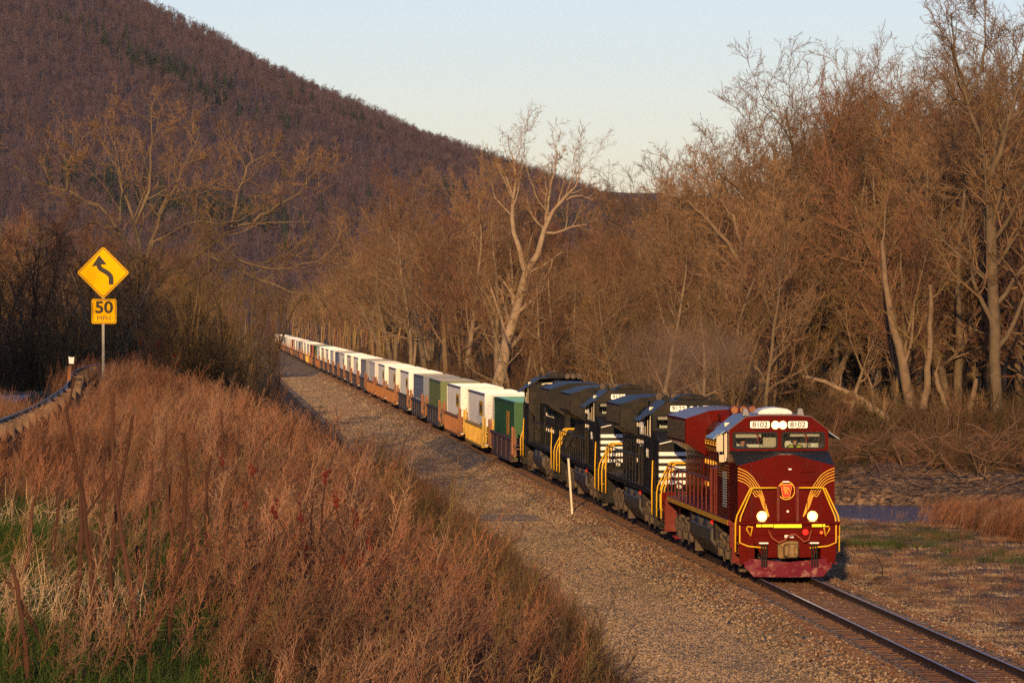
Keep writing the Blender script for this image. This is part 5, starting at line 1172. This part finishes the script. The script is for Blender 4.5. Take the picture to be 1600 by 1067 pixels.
# sumac stems close to the camera
SU = [(106, 641, 150, 26), (138, 681, 104, 27), (178, 612, 222, 25), (208, 649, 168, 27), (162, 700, 168, 30), (287, 675, 262, 26), (290, 755, 300, 28), (330, 710, 300, 31), (361, 784, 345, 29), (425, 843, 335, 24), (237, 720, 240, 30), (20, 880, 62, 22), (12, 900, 110, 24), (258, 700, 262, 32), (60, 760, 30, 30), (390, 880, 372, 30), (92, 760, 92, 31), (300, 850, 190, 25), (520, 900, 480, 33), (560, 860, 575, 36), (610, 940, 590, 34), (400, 800, 420, 38), (450, 860, 440, 35), (345, 640, 350, 40), (420, 700, 415, 42), (140, 830, 150, 27), (215, 850, 230, 28), (330, 880, 320, 29)]
for k, (pt, yt, pb, y) in enumerate(SU):
    r_ = np.random.default_rng(60 + k); A = Acc(); y = y * 1.18; s = 7000 / y; xb = w_of(pb, y); zb = float(gz(xb, y)) - .05; top = np.array([(pt - pb) / s, r_.normal(0, .1), 7.5 - (yt - 496) / s - zb])
    K = 14; u = np.linspace(0, 1, K)[:, None]; P = top * u; P[:, 0] += .06 * np.sin(u[:, 0] * 3 + k) * np.linalg.norm(top) * .5 * (1 - u[:, 0]) * u[:, 0] * 4; P[1:-1] += r_.normal(0, .006, (K - 2, 3))
    rad = np.linspace(.022, .010, K) * (1 + .25 * (np.arange(K) % 2)); A.add(tubes(P[None], rad[None], 6))
    if k in (9, 0, 13, 17, 18, 20, 22): A.add(tubes(*sprout(r_, P[None], rad[None], 2, .35, 35, 6, .06, .15, .5, .005, .7, .6), 5))
    B, Q = sprout(r_, P[None], rad[None], 16, .02, 60, 2, .1, .1, .2, .005, .8, .4, .5, .025); A.add(tubes(B, Q, 4))
    o = bpy.data.objects.new('bare_sumac', A.mesh('sumac_stem', M['sumac'])); COL.objects.link(o); o.location = (xb, y, zb)
    side = 'left' if pb < 130 else ('centre-left' if pb < 240 else 'right')
    tag(o, 'bare knobbly stem, %s of the cluster, %s' % (side, ['reaching the height of the weeds, leftmost tall one', 'crossing its neighbour near the base', 'tallest of all', 'slightly bent left at its foot', 'thin and straight behind', 'tall right-hand one under the sign', 'short dark one', 'thin upper right one', 'short right one', 'thick and leaning strongly right', 'thin central one', 'leaning in the lower left corner', 'slanting across the straw', 'thin with forked tip', 'far left thin one', 'short rightmost one', 'thin one rising from the grass', 'low slanting one with side twigs', 'leaning right at the bottom centre', 'straight, rightmost of all', 'short one at the bottom right', 'thin one right of the tall ones', 'bending right low down', 'thin one standing back in the weeds', 'farthest back on the slope', 'short one in the green grass', 'short one leaning left in the grass', 'short one among the tufts'][k]), 'plant stem', 'bare sumac stems near the camera')
# red-headed sumac branches lower right of the bank
for k, (px, y, H) in enumerate([(478, 34, 1.5), (500, 33, 1.3), (556, 36, 1.4), (590, 38, 1.5), (420, 40, 1.2), (250, 130, 2.0), (540, 150, 2.4), (575, 160, 2.6), (600, 165, 2.5)]):
    r_ = np.random.default_rng(90 + k); x = w_of(px, y); A = Acc()
    P, Q = grow(r_, np.zeros((2, 3)), np.array([[-.15, 0, 1], [.35, 0, 1.]]), np.array([H, H * .8]), np.array([.012, .012]), 8, .08, .02, .5); A.add(tubes(P, Q, 5))
    P1, Q1 = sprout(r_, P, Q, 4, .45, 40, 6, .1, .1, .35, .006, .7, .6); A.add(tubes(P1, Q1, 5))
    r = empty('sumac_shrub', (x, y, float(gz(x, y)) - .05)); o = bpy.data.objects.new('branches', A.mesh('branches', M['sumac'])); COL.objects.link(o); o.parent = r
    sdp = MB()
    for e in list(P1[::2, -1]) + list(P[:, -1]):
        for q in range(7):
            c = e + r_.normal(0, .012, 3) + np.array([0, 0, .016 * q]); w = .022 * (1 - q / 9) * (1 if y < 60 else 1.8)
            sdp.add([c + np.array(v) * w for v in ((1, 0, 0), (-1, 0, 0), (0, 1, 0), (0, -1, 0), (0, 0, 1.3), (0, 0, -1.3))], [(0, 2, 4), (2, 1, 4), (1, 3, 4), (3, 0, 4), (2, 0, 5), (1, 2, 5), (3, 1, 5), (0, 3, 5)])
    sdp.build('seed_heads', M['seedhead'], r)
    tag(r, 'branching sumac with dark red seed heads, %s' % ['at the bottom centre of the bank', 'just right of the bottom centre', 'lower right of the bank', 'rightmost on the near bank', 'in the weeds above the stems', 'far back on the crest', 'by the gravel, left one', 'by the gravel, middle one', 'by the gravel, right one'][k], 'shrub', 'sumacs with red seed heads')
# ---------------------------------------------------------------- road sign, guard rail, posts
sg = empty('road_sign', (-19.15, 111, float(gz(-19.15, 111)) - .1)); tag(sg, 'yellow diamond curve-ahead sign above a yellow 50 MPH plaque on a metal post', 'road sign')
z0 = 7.5 - sg.location.z                                       # height of the camera above the sign's foot
def rr_poly(w, h, r, cx, cz, ang=0, n=4):
    p = rrect(0, 0, w, h, r, n); c, s = math.cos(ang), math.sin(ang); return [(cx + a * c - b * s, cz + a * s + b * c) for a, b in p]
cz = z0 + (496 - 426.5) / 63; D = .915
ps = MB(); ps.box(-.03, .03, .022, .032, -.3, cz + .5); ps.box(-.032, -.02, .032, .06, -.3, cz + .5); ps.box(.02, .032, .032, .06, -.3, cz + .5)
for k in range(60): ps.box(-.008, .008, .016, .022, .2 + k * .06, .225 + k * .06) if k < 34 else None
ps.build('post', M['galv'], sg)
pl = MB().prism(rr_poly(D, D, .06, 0, cz, math.pi / 4), 'y', 0, .006).build('warning_panel', M['sign_yel'], sg)
ring(rr_poly(D - .045, D - .045, .05, 0, cz, math.pi / 4), rr_poly(D - .08, D - .08, .04, 0, cz, math.pi / 4), -.003, 0).build('border', M['ink'], pl)
ar = MB()                                                       # reverse-curve arrow
cl = [(.155, -.265), (.155, -.12), (.13, -.04), (.04, .04), (-.08, .11), (-.135, .17), (-.15, .25)]
dn = []
for i in range(len(cl) - 1):
    for q in range(5):
        u = q / 5; p0 = cl[max(0, i - 1)]; p1 = cl[i]; p2 = cl[i + 1]; p3 = cl[min(len(cl) - 1, i + 2)]
        dn.append(tuple(.5 * (2 * p1[j] + (p2[j] - p0[j]) * u + (2 * p0[j] - 5 * p1[j] + 4 * p2[j] - p3[j]) * u * u + (3 * p1[j] - p0[j] - 3 * p2[j] + p3[j]) * u ** 3) for j in (0, 1)))
dn.append(cl[-1]); ar.ribbon([(a * 1.0 + .04, cz + b - .03) for a, b in dn], .115, lambda x, z: 0, .004)
ar.add([(-.28, -.0045, cz + .15), (-.10, -.0045, cz + .43), (.09, -.0045, cz + .20), (-.05, -.0045, cz + .20), (-.17, -.0045, cz + .17)], [(0, 4, 3, 2, 1)])
ar.build('arrow', M['ink'], pl)
c2 = z0 + (496 - 486.5) / 63
p2 = MB().prism(rr_poly(.61, .61, .05, .02, c2), 'y', 0, .006).build('speed_plaque', M['sign_yel'], sg)
ring(rr_poly(.57, .57, .045, .02, c2), rr_poly(.54, .54, .035, .02, c2), -.003, 0).build('border', M['ink'], p2)
text_obj('speed_number', '50', .40, M['ink'], p2, (.02, -.004, c2 + .085), sx=1.12, off=.010)
text_obj('speed_unit', 'MPH', .175, M['ink'], p2, (.02, -.004, c2 - .18), sx=1.0, off=-.0012)
bl = MB()
for zz in (cz + .33, cz - .33, c2 + .22, c2 - .22): bl.cyl((0, -.006, zz), 'y', .012, .012, 8)
bl.build('bolt', M['galv'], sg)
# guard rail along the road edge, bending right at its far end
G = [(-19.55, 20), (-19.5, 40), (-19.45, 60), (-19.45, 80), (-19.5, 95), (-19.75, 106), (-19.65, 112), (-19.35, 115)]
gd = []
for i in range(len(G) - 1):
    for q in range(8): u = q / 8; gd.append(((1 - u) * G[i][0] + u * G[i + 1][0], (1 - u) * G[i][1] + u * G[i + 1][1]))
gd.append(G[-1]); GZ = 5.42
def gzr(y): return GZ + .15 * math.sin(y / 17.) + (y - 60) * .002
gx = empty('guard_rail', (-19.5, 60, GZ)); tag(gx, 'long galvanised guard rail on wooden posts along the road edge at left', 'guard rail')
prof = [(0, .40), (-.035, .44), (-.075, .48), (-.035, .53), (0, .56), (-.035, .59), (-.075, .64), (-.035, .68), (0, .72), (.012, .72), (-.02, .67), (-.055, .635), (-.02, .60), (.012, .56), (-.02, .52), (-.055, .48), (-.02, .45), (.012, .40)]
b = MB(); vs = []
for i, (x, y) in enumerate(gd):
    a = gd[max(0, i - 1)]; c = gd[min(len(gd) - 1, i + 1)]; d = Vector((c[0] - a[0], c[1] - a[1])).normalized(); nn = Vector((d.y, -d.x))
    vs += [(x + nn.x * p + 19.5, y + nn.y * p - 60, q + gzr(y) - GZ) for p, q in prof]
n_ = len(prof)
b.add(vs, [(i * n_ + k, i * n_ + (k + 1) % n_, (i + 1) * n_ + (k + 1) % n_, (i + 1) * n_ + k) for i in range(len(gd) - 1) for k in range(n_)])
b.build('beam', M['galv'], gx, True)
acc = 0; last = gd[0]
for i in range(1, len(gd)):
    acc += math.hypot(gd[i][0] - last[0], gd[i][1] - last[1]); last = gd[i]
    if acc > 1.9 and i < len(gd) - 3:
        acc = 0; x, y = gd[i]; a = gd[i - 1]; d = Vector((x - a[0], y - a[1])).normalized(); nn = Vector((d.y, -d.x)); px_, py_ = x + nn.x * .2 + 19.5, y + nn.y * .2 - 60; z_ = gzr(y) - GZ
        MB().box(px_ - .07, px_ + .07, py_ - .07, py_ + .07, z_ - .6, z_ + .70).box(px_ - .19, px_ - .08, py_ - .05, py_ + .05, z_ + .42, z_ + .68).build('post', M['post_wood'], gx)
x, y = w_of(113, 98), 98.
r = empty('delineator_post', (x, y, 5.2)); tag(r, 'brown roadside post topped by a bright white reflector beside the guard rail', 'post')
zt = 7.5 - (562 - 496) / 71.4 - 5.2
MB().tube([(-.12, 0, 0), (-.03, 0, zt - .12)], .045, 8).build('stake', M['well_rust'], r)
MB().prism([(-.05, zt - .08), (.05, zt - .08), (.065, zt + .07), (.015, zt + .055), (-.065, zt + .075)], 'y', -.03, .02).build('reflector', M['reflector'], r)
# white leaning marker stake by the track
y = 178.; xb = w_of(896, y); zb = -.62
r = empty('marker_stake', (xb, y, zb)); tag(r, 'thin off-white stake leaning beside the track in front of the locomotives', 'stake')
MB().tube([(0, 0, -.2), (-.19, 0, 2.48)], .045, 8).build('shaft', M['marker'], r); MB().tube([(-.19, 0, 2.47), (-.193, 0, 2.51)], .05, 8).build('cap', M['marker'], r)
# black switch-lamp-like ground disc with a bent rod, right of the track
y = 141.; xb = w_of(1385, y); r = empty('base_with_rod', (xb, y, float(gz(xb, y)))); tag(r, 'flat black round base with a thin bent rod standing on the dirt', 'base with rod')
MB().cyl((0, 0, .05), 'z', .33, .1, 24, .30).cyl((0, 0, .12), 'z', .2, .05, 20).build('base', M['rubber'], r, bevel=.01)
MB().tube([(.0, 0, .1), (.0, 0, .42), (-.09, 0, .62), (-.30, 0, .92)], .016, 6).build('rod', M['ink'], r)
y = 99; xb = w_of(882, y); o = MB().cyl((0, 0, .06), 'y', .09, .12, 20).cyl((0, -.062, .06), 'y', .055, .01, 16).build('tin_can', M['galv'], None, bevel=.01); o.location = (xb, y, float(gz(xb, y)) + .35); o.rotation_euler = (.3, .2, .4)
tag(o, 'small crushed silver can in the dry grass at the bottom edge', 'can')
# driftwood on the far river bank
DL = [((1300, 716), (1362, 711), 258, .16), ((1302, 735), (1345, 728), 250, .13), ((1370, 790), (1455, 765), 240, .24), ((1355, 800), (1378, 765), 238, .22), ((1310, 700), (1360, 735), 255, .1), ((1395, 745), (1470, 720), 246, .16), ((1430, 790), (1500, 772), 238, .13),
      ((1322, 770), (1372, 748), 245, .12), ((1460, 800), (1540, 765), 236, .12), ((1490, 745), (1580, 760), 242, .14), ((1340, 720), (1400, 700), 262, .12), ((1300, 690), (1350, 670), 275, .2), ((1520, 800), (1585, 775), 232, .1), ((1400, 775), (1422, 735), 243, .13)]
for k, (a, b_, y, r0) in enumerate(DL):
    y = y - 20; s = 7000 / y; A = Acc(); r_ = np.random.default_rng(40 + k)
    pa = np.array([w_of(a[0], y), y, 7.5 - (a[1] - 496) / s]); pb = np.array([w_of(b_[0], y) , y + r_.uniform(-3, 3), 7.5 - (b_[1] - 496) / s])
    for q in (pa, pb): q[2] = max(q[2], float(gz(q[0], q[1])) + r0 * .8)
    u = np.linspace(0, 1, 8)[:, None]; P = (pb - pa) * u; P[1:-1] += r_.normal(0, .10, (6, 3)); A.add(tubes(P[None], np.linspace(r0, r0 * .55, 8)[None], 9))
    P1, Q1 = sprout(r_, P[None], np.linspace(r0, r0 * .5, 8)[None], 6, .35, 45, 6, .2, .05, .2, .02, .4, .4); A.add(tubes(P1, Q1, 5)); P2, Q2 = sprout(r_, P1, Q1, 5, .5, 45, 4, .2, 0, .2, .01, .5, .5); A.add(tubes(P2, Q2, 4))
    o = bpy.data.objects.new('driftwood_log', A.mesh('driftwood_log', M['drift'], True)); COL.objects.link(o); o.location = pa
    tag(o, ['long pale log lying highest behind the maroon cab', 'short pale log just right of the cab', 'big bent pale log above the water', 'upright root stump at the water edge', 'thin slanting branch by the cab', 'pale log halfway up the bank', 'log at the foot of the leaning trunks', 'small pale branch near the cab', 'log behind the reddish weeds', 'broken branch at right under the trees', 'log high on the bank in shade', 'highest dark log left of the trunks', 'rightmost low log in the weeds', 'short upright broken branch in the pile'][k], 'log', 'driftwood logs on the river bank')
r_ = np.random.default_rng(77); N = 520; px = r_.uniform(1285, 1620, N); yy = r_.uniform(209, 256, N); xx = -16.41 + (px - 335) / 7000 * yy; k = river_d(xx, yy) > 11.6; xx, yy = xx[k], yy[k]; N = len(xx)
P, Q = grow(r_, np.column_stack([xx, yy, gz(xx, yy) + r_.uniform(0, .9, N)]), np.column_stack([r_.normal(0, 1, N), r_.normal(0, .5, N), r_.normal(.15, .35, N)]), r_.uniform(.5, 2.6, N), r_.uniform(.012, .055, N), 6, .15, 0, .4)
A = Acc(); A.add(tubes(P, Q, 5)); P1, Q1 = sprout(r_, P, Q, 4, .5, 40, 4, .15, 0, .2, .008, .5, .5); A.add(tubes(P1, Q1, 3))
o = bpy.data.objects.new('flood_debris', A.mesh('flood_debris', M['debris'])); COL.objects.link(o); tag(o, 'tangled sticks and flood debris heaped on the far river bank', 'debris', kind='stuff')
# ---------------------------------------------------------------- air: thin even haze round the whole scene
hzb = MB().box(-7100, 7100, -1600, 7750, -12, 440).build('haze', None); hzb.data.materials.clear()
hm = bpy.data.materials.new('haze'); hm.use_nodes = True; t = hm.node_tree; t.nodes.remove(t.nodes['Principled BSDF'])
pv = t.nodes.new('ShaderNodeVolumePrincipled'); pv.inputs['Color'].default_value = (.74, .82, 1, 1); pv.inputs['Density'].default_value = .000016; pv.inputs['Anisotropy'].default_value = .0
t.links.new(pv.outputs[0], t.nodes['Material Output'].inputs['Volume']); hzb.data.materials.append(hm); tag(hzb, kind='stuff')

# brown exhaust drifting back from the locomotives
bm = bmesh.new(); bmesh.ops.create_icosphere(bm, subdivisions=3, radius=1); me = bpy.data.meshes.new('exhaust_smoke'); bm.to_mesh(me); bm.free()
sm = bpy.data.objects.new('exhaust_smoke', me); COL.objects.link(sm); sm.location = (1.4, 170, 5.9); sm.scale = (2.4, 22, 1.9)
m = bpy.data.materials.new('smoke'); m.use_nodes = True; t = m.node_tree; t.nodes.remove(t.nodes['Principled BSDF'])
pv = t.nodes.new('ShaderNodeVolumePrincipled'); pv.inputs['Color'].default_value = (.42, .27, .17, 1)
tc = t.nodes.new('ShaderNodeTexCoord'); ln = t.nodes.new('ShaderNodeVectorMath'); ln.operation = 'LENGTH'; t.links.new(tc.outputs['Object'], ln.inputs[0])
mr = t.nodes.new('ShaderNodeMapRange'); mr.inputs[1].default_value = .25; mr.inputs[2].default_value = 1; mr.inputs[3].default_value = 1; mr.inputs[4].default_value = 0; t.links.new(ln.outputs['Value'], mr.inputs[0])
mp = t.nodes.new('ShaderNodeMapping'); mp.inputs['Scale'].default_value = (1.6, 5, 1.6); t.links.new(tc.outputs['Object'], mp.inputs[0])
n = t.nodes.new('ShaderNodeTexNoise'); n.inputs['Scale'].default_value = 1.2; n.inputs['Detail'].default_value = 4; t.links.new(mp.outputs[0], n.inputs[0])
m2 = t.nodes.new('ShaderNodeMapRange'); m2.inputs[1].default_value = .42; m2.inputs[2].default_value = .7; t.links.new(n.outputs[0], m2.inputs[0])
ml = t.nodes.new('ShaderNodeMath'); ml.operation = 'MULTIPLY'; t.links.new(mr.outputs[0], ml.inputs[0]); t.links.new(m2.outputs[0], ml.inputs[1])
m3 = t.nodes.new('ShaderNodeMath'); m3.operation = 'MULTIPLY'; m3.inputs[1].default_value = .14; t.links.new(ml.outputs[0], m3.inputs[0]); t.links.new(m3.outputs[0], pv.inputs['Density'])
t.links.new(pv.outputs[0], t.nodes['Material Output'].inputs['Volume']); me.materials.append(m); tag(sm, 'thin brown exhaust smoke hanging above the locomotives', kind='stuff')
